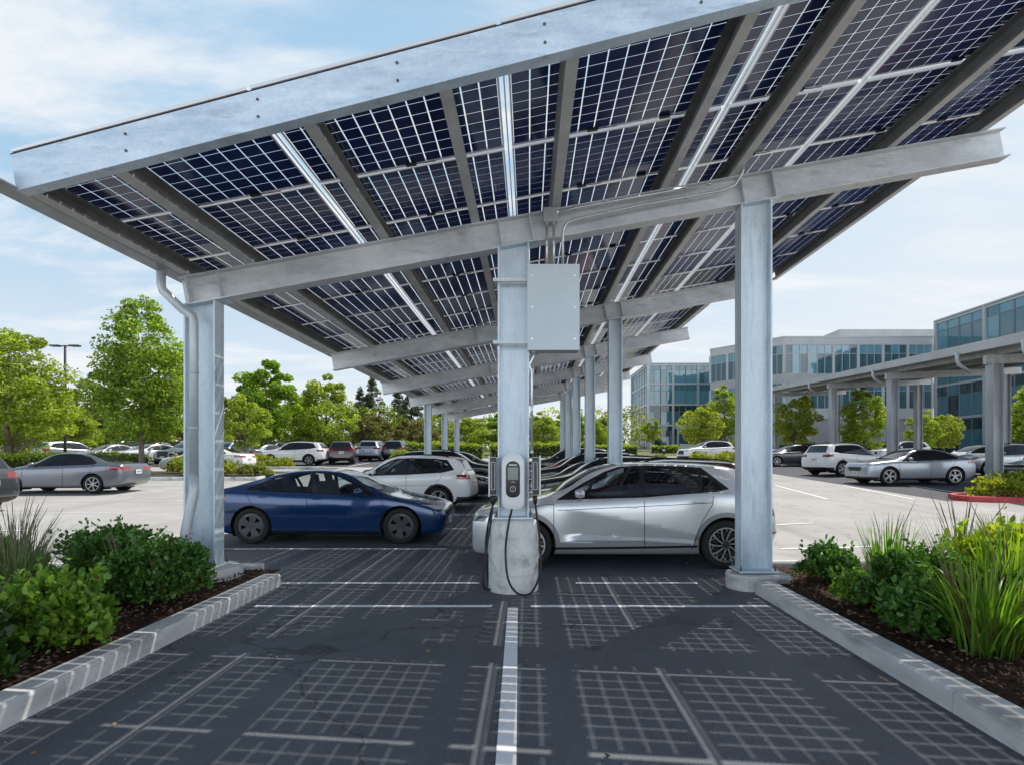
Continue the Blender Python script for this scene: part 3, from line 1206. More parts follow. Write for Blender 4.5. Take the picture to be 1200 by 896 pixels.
SP['fastback'] = dict(
    L=4.60, W=1.86, H=1.48, fo=.90, wb=2.73, wr=.36, nose=.72, tailw=.78, af=.6, ar=.5, wroof=.59, rim='five',
    top=[(0, .70), (.025, .82), (.10, .885), (.5, .945), (1.1, 1.015), (1.28, 1.05), (1.6, 1.21), (1.95, 1.38), (2.25, 1.455), (2.6, 1.48), (3.0, 1.465), (3.5, 1.385), (4.0, 1.22), (4.30, 1.12), (4.46, 1.08), (4.53, .98), (4.57, .82), (4.60, .62)],
    belt=[(0, .66), (.1, .81), (.3, .87), (1.1, .945), (2, .96), (3, 1.0), (3.8, 1.04), (4.3, 1.03), (4.5, .94), (4.60, .58)],
    bot=[(0, .26), (.1, .21), (.5, .2), (4.1, .2), (4.4, .3), (4.60, .42)],
    dlo=[(1.40, .955), (1.78, 1.18), (2.05, 1.325), (2.3, 1.395), (2.6, 1.415), (3.0, 1.405), (3.4, 1.325), (3.85, 1.12), (3.7, 1.05), (2.6, 1.0)],
    side_windows=[[(1.58, .99), (1.86, 1.165), (2.10, 1.295), (2.32, 1.36), (2.55, 1.378), (2.58, 1.018)],
                  [(2.65, 1.02), (2.62, 1.38), (2.98, 1.37), (3.36, 1.30), (3.70, 1.13), (3.62, 1.075)]],
    screen=screen_poly(1.22, 2.22, .68, .51, .15),
    rear_glass=(2, [(3.15, -.12), (3.15, .46), (4.20, .60), (4.26, -.12)]),
    roof=[(2.34, -.12), (2.34, .47), (3.08, .46), (3.08, -.12)],
    head=[([(.46, .70), (.86, .71), (.88, .80), (.52, .80)], False)],
    taill=[[(.2, .88), (.95, .88), (.95, .96), (.2, .96)]],
    seams=[[(1.30, .91), (1.27, .5), (1.32, .3)], [(2.61, 1.0), (2.60, .3)], [(3.66, 1.03), (3.55, .85), (3.25, .5), (3.18, .3)], [(.25, .79), (1.30, .91)]],
    patches=[([(-.1, .56), (.40, .56), (.44, .72), (-.1, .72)], 0, 4), ([(-.1, .1), (1.0, .1), (1.0, .33), (-.1, .33)], 0, 2)],
    sill=[(1.2, .1), (3.3, .1), (3.3, .30), (1.2, .28)],
    mirror=(1.68, .99), handles=[(2.42, .90), (3.38, .94)], A=1.35, plate_r=.70, plate_f=.46)
# ------------------------------------------------------------------ vegetation
def leaf_arrays(C, D, size, aspect, rng):
    """diamond leaves: C centres (n,3), D long-axis directions (n,3); returns verts (4n,3)"""
    n = len(C)
    D = D / np.linalg.norm(D, axis=1, keepdims=True)
    r = rng.normal(size=(n, 3))
    S = np.cross(D, r)
    S /= np.linalg.norm(S, axis=1, keepdims=True) + 1e-9
    Nn = np.cross(S, D)
    sz = size * rng.uniform(.65, 1.3, (n, 1))
    a = D * sz * .5
    b = S * sz * aspect * .5
    k = Nn * sz * .08
    V = np.empty((n, 4, 3))
    V[:, 0] = C - a
    V[:, 1] = C + b + a * .15 + k
    V[:, 2] = C + a - k
    V[:, 3] = C - b + a * .15 + k
    return V.reshape(-1, 3)


def oval_arrays(C, D, size, aspect, rng):
    """pointed oval leaves of six corners, cupped along the midrib"""
    n = len(C)
    D = D / np.linalg.norm(D, axis=1, keepdims=True)
    S = np.cross(D, rng.normal(size=(n, 3)))
    S /= np.linalg.norm(S, axis=1, keepdims=True) + 1e-9
    Nn = np.cross(S, D)
    sz = size * rng.uniform(.55, 1.35, (n, 1))
    a, b, k = D * sz * .5, S * sz * aspect * .5, Nn * sz * .10
    V = np.empty((n, 6, 3))
    V[:, 0] = C - a
    V[:, 1] = C - a * .30 + b * .92 + k
    V[:, 2] = C + a * .38 + b * .80 + k
    V[:, 3] = C + a - k * .6
    V[:, 4] = C + a * .38 - b * .80 + k
    V[:, 5] = C - a * .30 - b * .92 + k
    return V.reshape(-1, 3)


def leaf_mesh(name, V, colr, m, k=4):
    """V (k*n,3): n leaves of k corners; colr (n,3)"""
    n = len(V) // k
    me = bpy.data.meshes.new(name)
    me.vertices.add(k * n)
    me.vertices.foreach_set('co', np.ascontiguousarray(V, dtype=np.float32).ravel())
    me.loops.add(k * n)
    me.loops.foreach_set('vertex_index', np.arange(k * n, dtype=np.int32))
    me.polygons.add(n)
    me.polygons.foreach_set('loop_start', np.arange(0, k * n, k, dtype=np.int32))
    me.polygons.foreach_set('loop_total', np.full(n, k, dtype=np.int32))
    me.update(calc_edges=True)
    ca = me.color_attributes.new('Col', 'FLOAT_COLOR', 'POINT')
    c4 = np.ones((n, k, 4), dtype=np.float32)
    c4[:, :, :3] = colr[:, None, :]
    ca.data.foreach_set('color', c4.ravel())
    me.materials.append(m)
    return me


def rand_dirs(n, rng):
    d = rng.normal(size=(n, 3))
    return d / np.linalg.norm(d, axis=1, keepdims=True)


def palette(cols, n, rng, jit=.18):
    cols = np.array(cols)
    k = rng.integers(0, len(cols), n)
    return np.clip(cols[k] * rng.uniform(1 - jit, 1 + jit, (n, 1)), 0, 1)


def crown_profile(kind, t):
    """relative radius of a crown at height fraction t"""
    if kind == 'ovate':
        return max(.05, (math.sin(PI * min(1, t * .86 + .10)) ** .75) * (1 - .42 * t) * 1.15)
    if kind == 'round':
        return max(.08, math.sin(PI * (t * .88 + .09)) ** .6)
    if kind == 'cone':
        return max(.03, (1 - t) ** .85)
    return 1


def make_tree(name, h, crown_r, base, kind, nleaf, size, pal, seed, trunk_r=.12, lean=0.0, ncl=70, sun=(.54, .62, .9), gap=.0, lmat='leaf', tilt=0.25, aspect=.72):
    """tapered trunk, limbs, and a crown made of leaf clumps with gaps between them"""
    rng = np.random.default_rng(seed)
    root = thing(name, None, 'tree')
    ch = h - base
    cl = []
    k = 0
    while len(cl) < ncl and k < ncl * 30:
        k += 1
        t = rng.uniform(0.0, 1)
        rr = crown_profile(kind, t) * crown_r
        if rng.uniform() > (rr / crown_r) ** 1.2 + .12:
            continue
        a = rng.uniform(0, 2 * PI)
        q = rng.uniform(.25, 1.0) ** .6
        lump = .82 + .32 * noise.noise(Vector((math.cos(a) * 1.3, math.sin(a) * 1.3, t * 3 + seed)))
        rad = rr * q * lump
        p = np.array([math.cos(a) * rad, math.sin(a) * rad, base + t * ch])
        cs = crown_r * rng.uniform(.13, .27) * (.75 if t > .8 else 1) * (.6 if kind == 'cone' else 1)
        if all(np.linalg.norm(p - c[0]) > cs * .55 for c in cl):
            cl.append((p, cs, q))
    sunv = np.array(sun) / np.linalg.norm(sun)
    per = max(20, nleaf // max(1, len(cl)))
    Cs, Ds, Ks = [], [], []
    for (p, cs, q) in cl:
        d = rand_dirs(per, rng)
        rr = rng.uniform(.25, 1.0, (per, 1)) ** .5
        sq = np.array([1.15, 1.15, .72])
        C = p + d * rr * cs * sq
        C[:, 2] -= .25 * cs * (np.linalg.norm(d[:, :2], axis=1)) * (1 if kind != 'cone' else 2)
        D = d * .9 + rng.normal(size=(per, 3)) * .6 + np.array([0, 0, -tilt])
        col = palette(pal, per, rng)
        # leaves darken towards the inside of each clump and of the crown
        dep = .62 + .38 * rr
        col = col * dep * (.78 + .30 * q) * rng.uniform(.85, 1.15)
        Cs.append(C)
        Ds.append(D)
        Ks.append(col)
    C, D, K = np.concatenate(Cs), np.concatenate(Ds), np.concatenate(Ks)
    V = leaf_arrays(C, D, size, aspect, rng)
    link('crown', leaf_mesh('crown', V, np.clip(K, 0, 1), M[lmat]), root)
    # trunk and limbs
    m = MB()
    top = base + ch * (.72 if kind != 'cone' else .95)
    pts, rs = [], []
    for i in range(8):
        t = i / 7
        pts.append((lean * t * t + .06 * math.sin(t * 5 + seed), .05 * math.sin(t * 4 + seed * 2), -.1 + t * (top + .1)))
        rs.append(trunk_r * (1.25 - .25 * min(1, t * 6)) * (1 - .82 * t))
    m.tube(pts, rs, 9)
    order = sorted(cl, key=lambda c: -c[1])[: 14 if kind != 'cone' else 4]
    for (p, cs, q) in order:
        z0 = max(base * .72, min(p[2] - .3 * np.linalg.norm(p[:2]) - .25 * ch * rng.uniform(.4, 1), top * .9))
        f = (z0 + .1) / (top + .1)
        i = min(6, int(f * 7))
        u = f * 7 - i
        a = [pts[i][j] * (1 - u) + pts[i + 1][j] * u for j in range(3)]
        mid = [a[0] * .45 + p[0] * .55, a[1] * .45 + p[1] * .55, a[2] * .55 + p[2] * .45]
        r0 = trunk_r * (1 - .8 * f) * .55
        m.tube([a, mid, [p[0], p[1], p[2]]], [r0, r0 * .6, r0 * .2], 6)
    m.build('trunk', [M['bark']], root, smooth=True)
    return remember(root)


def make_shrub(name, label, cat, loc, rx, ry, rz, n, size, pal, seed, group=None, aspect=.6, up=.3, lumps=14, shoots=24, lmat='leaf_dark', core=True):
    rng = np.random.default_rng(seed)
    root = thing(name, label, cat, loc, 0, group)
    ls = []
    for i in range(lumps):
        a = 2 * PI * i / lumps + rng.uniform(-.4, .4)
        low = i % 2 == 0
        q = rng.uniform(.5, .68) if low else rng.uniform(.2, .55)
        ls.append((np.array([math.cos(a) * q * rx, math.sin(a) * q * ry, rz * (rng.uniform(.18, .36) if low else rng.uniform(.5, .72))]), rng.uniform(.22, .42)))
    ls.append((np.array([0, 0, rz * .6]), .55))
    Cs, Ds, Ks = [], [], []
    per = n // len(ls)
    for (p, s) in ls:
        d = rand_dirs(per, rng)
        d[:, 2] = np.where(d[:, 2] < -.55, -d[:, 2], d[:, 2])
        rr = rng.uniform(.3, 1.0, (per, 1)) ** .45
        w = 1 + .25 * np.sin(d[:, :1] * 7 + seed) * np.cos(d[:, 1:2] * 6)
        C = p + d * rr * s * np.array([rx, ry, rz * .85]) * w
        C[:, 2] = np.maximum(C[:, 2], .02)
        D = d + rng.normal(size=(per, 3)) * .55 + np.array([0, 0, up])
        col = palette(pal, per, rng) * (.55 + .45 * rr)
        Cs.append(C); Ds.append(D); Ks.append(col)
    # shoots that break the outline
    for i in range(shoots):
        a = rng.uniform(0, 2 * PI)
        q = rng.uniform(.2, .95)
        z0 = rz * (1 - .45 * q * q)
        L = rng.uniform(.12, .42) * rz
        k = 14
        t = np.linspace(0, 1, k)[:, None]
        b = np.array([math.cos(a) * q * rx * .85, math.sin(a) * q * ry * .85, z0 * .86])
        dr = np.array([math.cos(a) * .5 * q, math.sin(a) * .5 * q, 1.0])
        C = b + dr * t * L + rng.normal(size=(k, 3)) * size * .35
        Cs.append(C); Ds.append(rand_dirs(k, rng) + dr * .6); Ks.append(palette(pal, k, rng) * 1.12)
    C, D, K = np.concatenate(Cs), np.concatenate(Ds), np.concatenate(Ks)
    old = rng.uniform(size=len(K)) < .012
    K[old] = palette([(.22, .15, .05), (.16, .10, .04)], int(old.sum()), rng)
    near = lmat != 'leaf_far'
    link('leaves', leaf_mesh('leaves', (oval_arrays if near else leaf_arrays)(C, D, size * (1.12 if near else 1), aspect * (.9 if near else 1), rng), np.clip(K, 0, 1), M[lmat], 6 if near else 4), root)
    m = MB()
    for i in range(9):
        a = 2 * PI * i / 9 + rng.uniform(-.3, .3)
        q = rng.uniform(.3, .8)
        m.tube([(math.cos(a) * .05, math.sin(a) * .05, -.03), (math.cos(a) * rx * q * .5, math.sin(a) * ry * q * .5, rz * .4), (math.cos(a) * rx * q, math.sin(a) * ry * q, rz * .8)], [.012, .009, .004], 5)
    m.build('stems', [M['twig']], root, smooth=True)
    return root


def make_grass(name, label, cat, loc, h, spread, n, width, pal, seed, group=None, arch=.6, stiff=1.0, seeds=0, dry=.06):
    """a clump of blades: each blade a tapering curved strip"""
    rng = np.random.default_rng(seed)
    root = thing(name, label, cat, loc, 0, group)
    V, Fc, K = [], [], []
    seg = 6
    for i in range(n):
        a = rng.uniform(0, 2 * PI)
        r0 = rng.uniform(0, 1) ** .5 * spread * .35
        L = h * rng.uniform(.6, 1.18)
        out = rng.uniform(.05, 1) * arch
        w = width * rng.uniform(.7, 1.25)
        ax = a + rng.normal() * .5
        dirx, diry = math.cos(ax), math.sin(ax)
        sx, sy = -diry, dirx
        tw = rng.uniform(-.8, .8)
        col = palette(pal, 1, rng, .25)[0]
        if rng.uniform() < dry:
            col = np.array([.30, .24, .12]) * rng.uniform(.6, 1.1)
        x, y, z = math.cos(a) * r0, math.sin(a) * r0, -.02
        th = PI / 2 - .06 - .25 * out
        i0 = len(V)
        for s in range(seg + 1):
            t = s / seg
            ww = w * (1 - t ** 2.2) * (.75 + .25 * min(1, t * 5)) * .5 + .0006
            ca = math.cos(tw * t)
            V.append((x - sx * ww * ca, y - sy * ww * ca, z - ww * math.sin(tw * t)))
            V.append((x + sx * ww * ca, y + sy * ww * ca, z + ww * math.sin(tw * t)))
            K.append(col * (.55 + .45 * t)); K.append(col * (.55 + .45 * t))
            if s < seg:
                Fc.append((i0 + 2 * s, i0 + 2 * s + 1, i0 + 2 * s + 3, i0 + 2 * s + 2))
            st = L / seg
            x += dirx * st * math.cos(th)
            y += diry * st * math.cos(th)
            z += st * math.sin(th)
            th -= out * (1.5 / seg) * (.4 + 1.2 * t) / stiff
            z = max(z, .015)
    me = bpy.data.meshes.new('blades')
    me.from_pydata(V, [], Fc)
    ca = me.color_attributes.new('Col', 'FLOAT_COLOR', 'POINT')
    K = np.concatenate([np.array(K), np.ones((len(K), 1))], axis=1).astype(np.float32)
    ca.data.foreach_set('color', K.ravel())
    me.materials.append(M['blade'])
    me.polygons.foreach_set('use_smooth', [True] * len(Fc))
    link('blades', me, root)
    if seeds:
        m = MB()
        for i in range(seeds):
            a = rng.uniform(0, 2 * PI)
            o = rng.uniform(.08, .38)
            L = h * rng.uniform(1.05, 1.35)
            p0 = (math.cos(a) * spread * .1, math.sin(a) * spread * .1, 0)
            p1 = (math.cos(a) * o * L * .4, math.sin(a) * o * L * .4, L * .62)
            p2 = (math.cos(a) * o * L, math.sin(a) * o * L, L)
            q = (p1[0] * .4 + p2[0] * .6, p1[1] * .4 + p2[1] * .6, p1[2] * .4 + p2[2] * .6)
            m.tube([p0, p1, q, p2], [.002, .002, .0045, .0015], 5)
        m.build('seed_stalks', [M['seedhead']], root)
    return root


M['seedhead'] = mat('seed_head', (.16, .13, .085), .9)
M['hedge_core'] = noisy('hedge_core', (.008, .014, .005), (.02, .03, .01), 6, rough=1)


def make_hedge(name, label, cat, p0, p1, w, h, n, size, pal, seed, group=None):
    """a clipped hedge: leaves through the volume of a long box over a dark core"""
    rng = np.random.default_rng(seed)
    p0, p1 = Vector(p0), Vector(p1)
    d = p1 - p0
    root = thing(name, label, cat, p0, 0, group)
    L = d.length
    ex, ey = np.array(d.normalized()), np.array([-d.normalized().y, d.normalized().x, 0])
    t = rng.uniform(0, 1, (n, 1)) * L
    a = rng.uniform(-.25 * PI, 1.25 * PI, (n, 1))
    rr = rng.uniform(.72, 1.06, (n, 1)) * (1 + .12 * np.sin(t * 2.1 + seed) + .08 * np.sin(t * 5.3))
    co, si = np.cos(a), np.sin(a)
    cx = np.sign(co) * np.abs(co) ** .55 * w / 2 * rr
    cz = h * .45 + np.sign(si) * np.abs(si) ** .55 * h * .55 * rr
    C = ex * t + ey * cx + np.array([0, 0, 1]) * np.maximum(cz, .02)
    D = ey * co + np.array([0, 0, 1]) * si + rng.normal(size=(n, 3)) * .7
    K = palette(pal, n, rng, .3)
    link('leaves', leaf_mesh('leaves', leaf_arrays(C, D, size, .7, rng), K, M['leaf_far']), root)
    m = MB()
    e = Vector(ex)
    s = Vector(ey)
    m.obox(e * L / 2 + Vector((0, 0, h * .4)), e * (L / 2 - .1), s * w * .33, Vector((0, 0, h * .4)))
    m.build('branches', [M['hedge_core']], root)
    return root
# ------------------------------------------------------------------ the setting
BX = (-6.5, 4.0)          # the dark asphalt under the solar canopy


def steps(*segs):
    out = []
    for (a, b, st) in segs:
        n_ = round((b - a) / st)
        out += [a + (b - a) * i / n_ for i in range(n_)]
    return out + [segs[-1][1]]


GX = steps((-160, -62, 7), (-62, -12, 2), (-12, 9, .5), (9, 41, 2), (41, 180, 8.6875))
GY = steps((-40, 0, 5), (0, 62, .5), (62, 100, 2), (100, 420, 10))


def ground_sheet(name, x0, x1, y0, y1, dz, m, kind='structure'):
    """a sheet cut out of one shared grid, so that the layers stay exactly parallel"""
    V, Fc = [], []
    xs = [x for x in GX if x0 - .01 <= x <= x1 + .01]
    ys = [y for y in GY if y0 - .01 <= y <= y1 + .01]
    for y in ys:
        for x in xs:
            V.append((x, y, elev(x, y) + dz))
    nx = len(xs) - 1
    for j in range(len(ys) - 1):
        for i in range(nx):
            a = j * (nx + 1) + i
            Fc.append((a, a + 1, a + nx + 2, a + nx + 1))
    me = bpy.data.meshes.new(name)
    me.from_pydata(V, [], Fc)
    me.polygons.foreach_set('use_smooth', [True] * len(Fc))
    me.materials.append(m)
    o = link(name, me)
    o['kind'] = kind
    return o


def asphalt(name, c1, c2, cspeck, crack=0.0, oil=0.0, stain=None, grain=140.0, bump=.5, rough=.9, spec=.3):
    """aggregate speckle, wear patches and hairline cracks"""
    m = bpy.data.materials.new(name)
    n, l = nodes(m)
    b = n['Principled BSDF']
    tc = n.new('ShaderNodeTexCoord')
    big = n.new('ShaderNodeTexNoise')
    big.inputs['Scale'].default_value = .45
    big.inputs['Detail'].default_value = 9
    big.inputs['Roughness'].default_value = .68
    l.new(tc.outputs['Object'], big.inputs['Vector'])
    r = n.new('ShaderNodeValToRGB')
    r.color_ramp.elements[0].position = .33
    r.color_ramp.elements[1].position = .68
    r.color_ramp.elements[0].color = (*c1, 1)
    r.color_ramp.elements[1].color = (*c2, 1)
    l.new(big.outputs['Fac'], r.inputs['Fac'])
    out = r.outputs['Color']

    def mixin(out, fac, col):
        mx = n.new('ShaderNodeMix')
        mx.data_type = 'RGBA'
        l.new(fac, mx.inputs['Factor'])
        l.new(out, mx.inputs['A'])
        mx.inputs['B'].default_value = (*col, 1)
        return mx.outputs['Result']

    def rng(src, a, b_, hi=1.0):
        q = n.new('ShaderNodeMapRange')
        q.inputs['From Min'].default_value = a
        q.inputs['From Max'].default_value = b_
        q.inputs['To Max'].default_value = hi
        l.new(src, q.inputs['Value'])
        return q.outputs['Result']
    sp = n.new('ShaderNodeTexNoise')
    sp.inputs['Scale'].default_value = grain
    sp.inputs['Detail'].default_value = 3
    l.new(tc.outputs['Object'], sp.inputs['Vector'])
    out = mixin(out, rng(sp.outputs['Fac'], .55, .72, .6), cspeck)
    sp2 = n.new('ShaderNodeTexNoise')
    sp2.inputs['Scale'].default_value = grain * .8
    l.new(tc.outputs['Object'], sp2.inputs['Vector'])
    out = mixin(out, rng(sp2.outputs['Fac'], .40, .28, .5), tuple(x * .4 for x in c1))
    if stain:
        st = n.new('ShaderNodeTexNoise')
        st.inputs['Scale'].default_value = 1.3
        st.inputs['Detail'].default_value = 7
        mp = n.new('ShaderNodeMapping')
        mp.inputs['Location'].default_value = (7.3, 2.1, 0)
        l.new(tc.outputs['Object'], mp.inputs['Vector'])
        l.new(mp.outputs['Vector'], st.inputs['Vector'])
        out = mixin(out, rng(st.outputs['Fac'], .58, .76, .7), stain)
    if crack:
        v = n.new('ShaderNodeTexVoronoi')
        v.feature = 'DISTANCE_TO_EDGE'
        v.inputs['Scale'].default_value = .28
        w = n.new('ShaderNodeTexNoise')
        w.inputs['Scale'].default_value = 1.6
        w.inputs['Detail'].default_value = 6
        l.new(tc.outputs['Object'], w.inputs['Vector'])
        va = n.new('ShaderNodeVectorMath')
        va.operation = 'MULTIPLY_ADD'
        l.new(w.outputs['Color'], va.inputs[0])
        va.inputs[1].default_value = (1.2, 1.2, 0)
        l.new(tc.outputs['Object'], va.inputs[2])
        l.new(va.outputs['Vector'], v.inputs['Vector'])
        out = mixin(out, rng(v.outputs['Distance'], .0055, .0008, crack), tuple(x * .3 for x in c1))
    if oil:
        # oil drips: scattered small dark blots with ragged edges
        w2 = n.new('ShaderNodeTexNoise')
        w2.inputs['Scale'].default_value = 9
        w2.inputs['Detail'].default_value = 5
        l.new(tc.outputs['Object'], w2.inputs['Vector'])
        va2 = n.new('ShaderNodeVectorMath')
        va2.operation = 'MULTIPLY_ADD'
        l.new(w2.outputs['Color'], va2.inputs[0])
        va2.inputs[1].default_value = (.16, .16, 0)
        l.new(tc.outputs['Object'], va2.inputs[2])
        v2 = n.new('ShaderNodeTexVoronoi')
        v2.inputs['Scale'].default_value = 1.15
        l.new(va2.outputs['Vector'], v2.inputs['Vector'])
        out = mixin(out, rng(v2.outputs['Distance'], .13, .03, oil), tuple(x * .42 for x in c1))
        # faint tyre tracks running along the lane
        tr = n.new('ShaderNodeTexNoise')
        tr.inputs['Scale'].default_value = 2.2
        tr.inputs['Detail'].default_value = 5
        mq = n.new('ShaderNodeMapping')
        mq.inputs['Scale'].default_value = (1, .05, 1)
        l.new(tc.outputs['Object'], mq.inputs['Vector'])
        l.new(mq.outputs['Vector'], tr.inputs['Vector'])
        out = mixin(out, rng(tr.outputs['Fac'], .54, .70, .35), tuple(x * .62 for x in c1))
    l.new(out, b.inputs['Base Color'])
    b.inputs['Roughness'].default_value = rough
    b.inputs['Specular IOR Level'].default_value = spec
    bp = n.new('ShaderNodeBump')
    bp.inputs['Strength'].default_value = bump
    bp.inputs['Distance'].default_value = .006
    l.new(sp.outputs['Fac'], bp.inputs['Height'])
    l.new(bp.outputs['Normal'], b.inputs['Normal'])
    return m


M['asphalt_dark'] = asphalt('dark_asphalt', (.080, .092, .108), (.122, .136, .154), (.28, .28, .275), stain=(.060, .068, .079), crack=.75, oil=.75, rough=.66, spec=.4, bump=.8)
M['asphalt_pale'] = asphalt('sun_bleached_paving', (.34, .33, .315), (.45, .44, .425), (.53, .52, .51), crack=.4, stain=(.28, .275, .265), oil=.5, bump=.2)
M['asphalt_mid'] = asphalt('grey_asphalt', (.075, .078, .085), (.10, .10, .11), (.16, .16, .16), bump=.3)
M['lawn'] = noisy('lawn', (.05, .085, .02), (.16, .17, .055), .6, rough=1, bump=.6, bscale=12, c3=(.22, .19, .09), s3=.35)
M['soil'] = noisy('soil', (.03, .02, .015), (.08, .06, .045), 12, rough=1, bump=.7)

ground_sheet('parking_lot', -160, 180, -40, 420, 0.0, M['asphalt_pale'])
ground_sheet('asphalt_bays', BX[0], BX[1], .5, 46, .004, M['asphalt_dark'])  # stops short so unseen pale paving behind the viewer bounces light on the steel
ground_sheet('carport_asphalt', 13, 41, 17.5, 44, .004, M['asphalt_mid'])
ground_sheet('far_lot_asphalt', -62, -9.5, 36.5, 54, .004, M['asphalt_mid'])
ground_sheet('lawn', -160, 2, 58, 100, .02, M['lawn'])
ground_sheet('entrance_lawn', 4, 25, 56, 84, .02, M['lawn'])

# painted bay lines (4 mm above the asphalt)
_lines = MB()


def pline(x0, y0, x1, y1, w=.1, dz=.009, m=_lines, n=1):
    d = Vector((x1 - x0, y1 - y0))
    n = max(1, round(d.length / .5))
    d.normalize()
    s = Vector((-d.y, d.x)) * w / 2
    for i in range(n):
        a0, a1 = i / n, (i + 1) / n
        xa, ya = x0 + (x1 - x0) * a0, y0 + (y1 - y0) * a0
        xb, yb = x0 + (x1 - x0) * a1, y0 + (y1 - y0) * a1
        m.poly([(xa - s.x, ya - s.y, elev(xa, ya) + dz), (xb - s.x, yb - s.y, elev(xb, yb) + dz),
                (xb + s.x, yb + s.y, elev(xb, yb) + dz), (xa + s.x, ya + s.y, elev(xa, ya) + dz)])


pline(-.085, .6, -.182, 6.30, .115)
pline(-3.10, 6.36, -.42, 6.36, .09)
pline(.02, 6.36, 2.70, 6.36, .09)
pline(.62, 7.52, 2.25, 7.52, .08)
pline(-3.9, 7.52, -.66, 7.52, .08)
pline(-5.9, 10.28, -1.5, 10.28, .085)
for k in range(1, 7):
    y = 10.28 + 2.75 * k
    pline(-5.9, y, -1.45, y, .1)
    pline(-.1, y, 3.6, y, .1)
for k in range(0, 9):                       # open lot on the left
    pline(-17.5, 12.0 + 2.7 * k, -10.6, 12.0 + 2.7 * k, .1, n=4)
pline(4.6, 10.28, 6.3, 10.28, .1)
pline(4.6, 7.55, 6.1, 7.55, .1)
pline(4.6, 13.1, 6.6, 13.1, .1)
for k in range(12):
    pline(6.8 + 2.75 * k, 18.0, 6.8 + 2.75 * k + .5, 23.0, .1, n=4)
for k in range(16):
    pline(-12 - 2.8 * k, 37.5, -12 - 2.8 * k, 42.4, .1, n=4)
o = _lines.build('bay_markings', [M['line_paint']])
o['kind'] = 'structure'

# planting beds with concrete kerbs
def bed(x0, x1, y0, y1):
    n = 26
    mb = MB()
    for i in range(n):
        for j in range(n):
            def P(a, b):
                x, y = x0 + (x1 - x0) * a / n, y0 + (y1 - y0) * b / n
                e = min(a, n - a, b, n - b)
                z = .10 + .07 * noise.noise(Vector((x * 1.4, y * 1.4, 3))) * min(1, e / 2) + .02 * min(e, 3)
                return (x, y, z)
            mb.poly([P(i, j), P(i + 1, j), P(i + 1, j + 1), P(i, j + 1)])
    o = mb.build('planting_bed', [M['mulch']], auto=True)
    o['kind'] = 'structure'


def chips(x0, x1, y0, y1, n, seed):
    rng = np.random.default_rng(seed)
    C = np.stack([rng.uniform(x0, x1, n), rng.uniform(y0, y1, n), np.full(n, .175)], 1)
    C[:, 2] += rng.uniform(-.012, .02, n)
    D = rng.normal(size=(n, 3)) * np.array([1, 1, .25])
    V = leaf_arrays(C, D, .045, .42, rng)
    K = palette([(.04, .022, .014), (.075, .045, .03), (.13, .085, .06), (.20, .15, .11)], n, rng)
    o = link('bark_mulch', leaf_mesh('bark_mulch', V, K, M['chip']), None)
    tag(o, 'brown bark chips spread over the planting bed', 'mulch', kind='stuff')


def chipmat():
    m = mat('bark_chip', (.1, .06, .04), .95, spec=.1)
    n, l = nodes(m)
    at = n.new('ShaderNodeAttribute')
    at.attribute_name = 'Col'
    l.new(at.outputs['Color'], n['Principled BSDF'].inputs['Base Color'])
    return m


M['chip'] = chipmat()
bed(-8.6, -3.50, .6, 7.95)
bed(3.05, 8.4, .6, 8.15)
chips(-7.2, -3.52, 2.4, 7.6, 7000, 3)
chips(3.07, 7.2, 2.2, 7.8, 7000, 4)


def kerb_run(name, pts, w=.26, h=.155, m='concrete', side=1, joint=2.9):
    """concrete kerb stones laid end to end with thin joints, chamfered top edges"""
    mb = MB()
    for (a, b) in zip(pts[:-1], pts[1:]):
        a, b = Vector(a), Vector(b)
        d = (b - a)
        L = d.length
        d.normalize()
        s = Vector((-d.y, d.x)) * side
        n = max(1, round(L / joint))
        for i in range(n):
            t0, t1 = L * i / n + (.003 if i else 0), L * (i + 1) / n - (.003 if i < n - 1 else 0)
            prof = [(0, -.05), (.012, h - .02), (.03, h), (w - .03, h), (w - .008, h - .025), (w, -.05)]
            A, B = [], []
            for (u, z) in prof:
                p = a + d * t0 + s * u
                q = a + d * t1 + s * u
                A.append((p.x, p.y, elev(p.x, p.y) + z))
                B.append((q.x, q.y, elev(q.x, q.y) + z))
            for k in range(len(prof) - 1):
                mb.poly([A[k], A[k + 1], B[k + 1], B[k]] if side < 0 else [A[k], B[k], B[k + 1], A[k + 1]])
            mb.poly(A if side > 0 else A[::-1])
            mb.poly(B[::-1] if side > 0 else B)
    o = mb.build(name, [M[m]])
    o['kind'] = 'structure'
    return o


kerb_run('kerb', [(-3.25, .5), (-3.25, 7.40)])
kerb_run('kerb', [(-8.6, 8.2), (-3.85, 8.2)], w=.16, side=-1)
kerb_run('kerb', [(2.79, 6.95), (2.80, .5)])
kerb_run('kerb', [(8.4, 8.4), (3.35, 8.4)], w=.16, side=1)

# ------------------------------------------------------------------ the solar canopy
SL = .181
PZ = lambda x: 4.814 + SL * x            # underside of the purlins = top of the beams
NRM = Vector((-SL, 0, 1)).normalized()
EU = Vector((1, 0, SL)).normalized()


def onp(x, y, h):
    """point h above the purlin underside, measured square to the roof"""
    return Vector((x, y, PZ(x))) + NRM * h


def fasc_y(x):
    return 4.887 - .1064 * (x + 4.44)


BEAMS = [7.33, 12.8, 17.6, 22.0, 26.4, 30.8]
REND = [6.12, 4.85, 4.95, 4.75, 4.7, 4.7]
LEND = [-4.52, -4.5, -4.62, -4.7, -4.7, -4.7]
Y_END = 33.2
canopy = thing('solar_canopy', 'large steel carport roofed with see-through solar panels over the charging bays', 'carport')


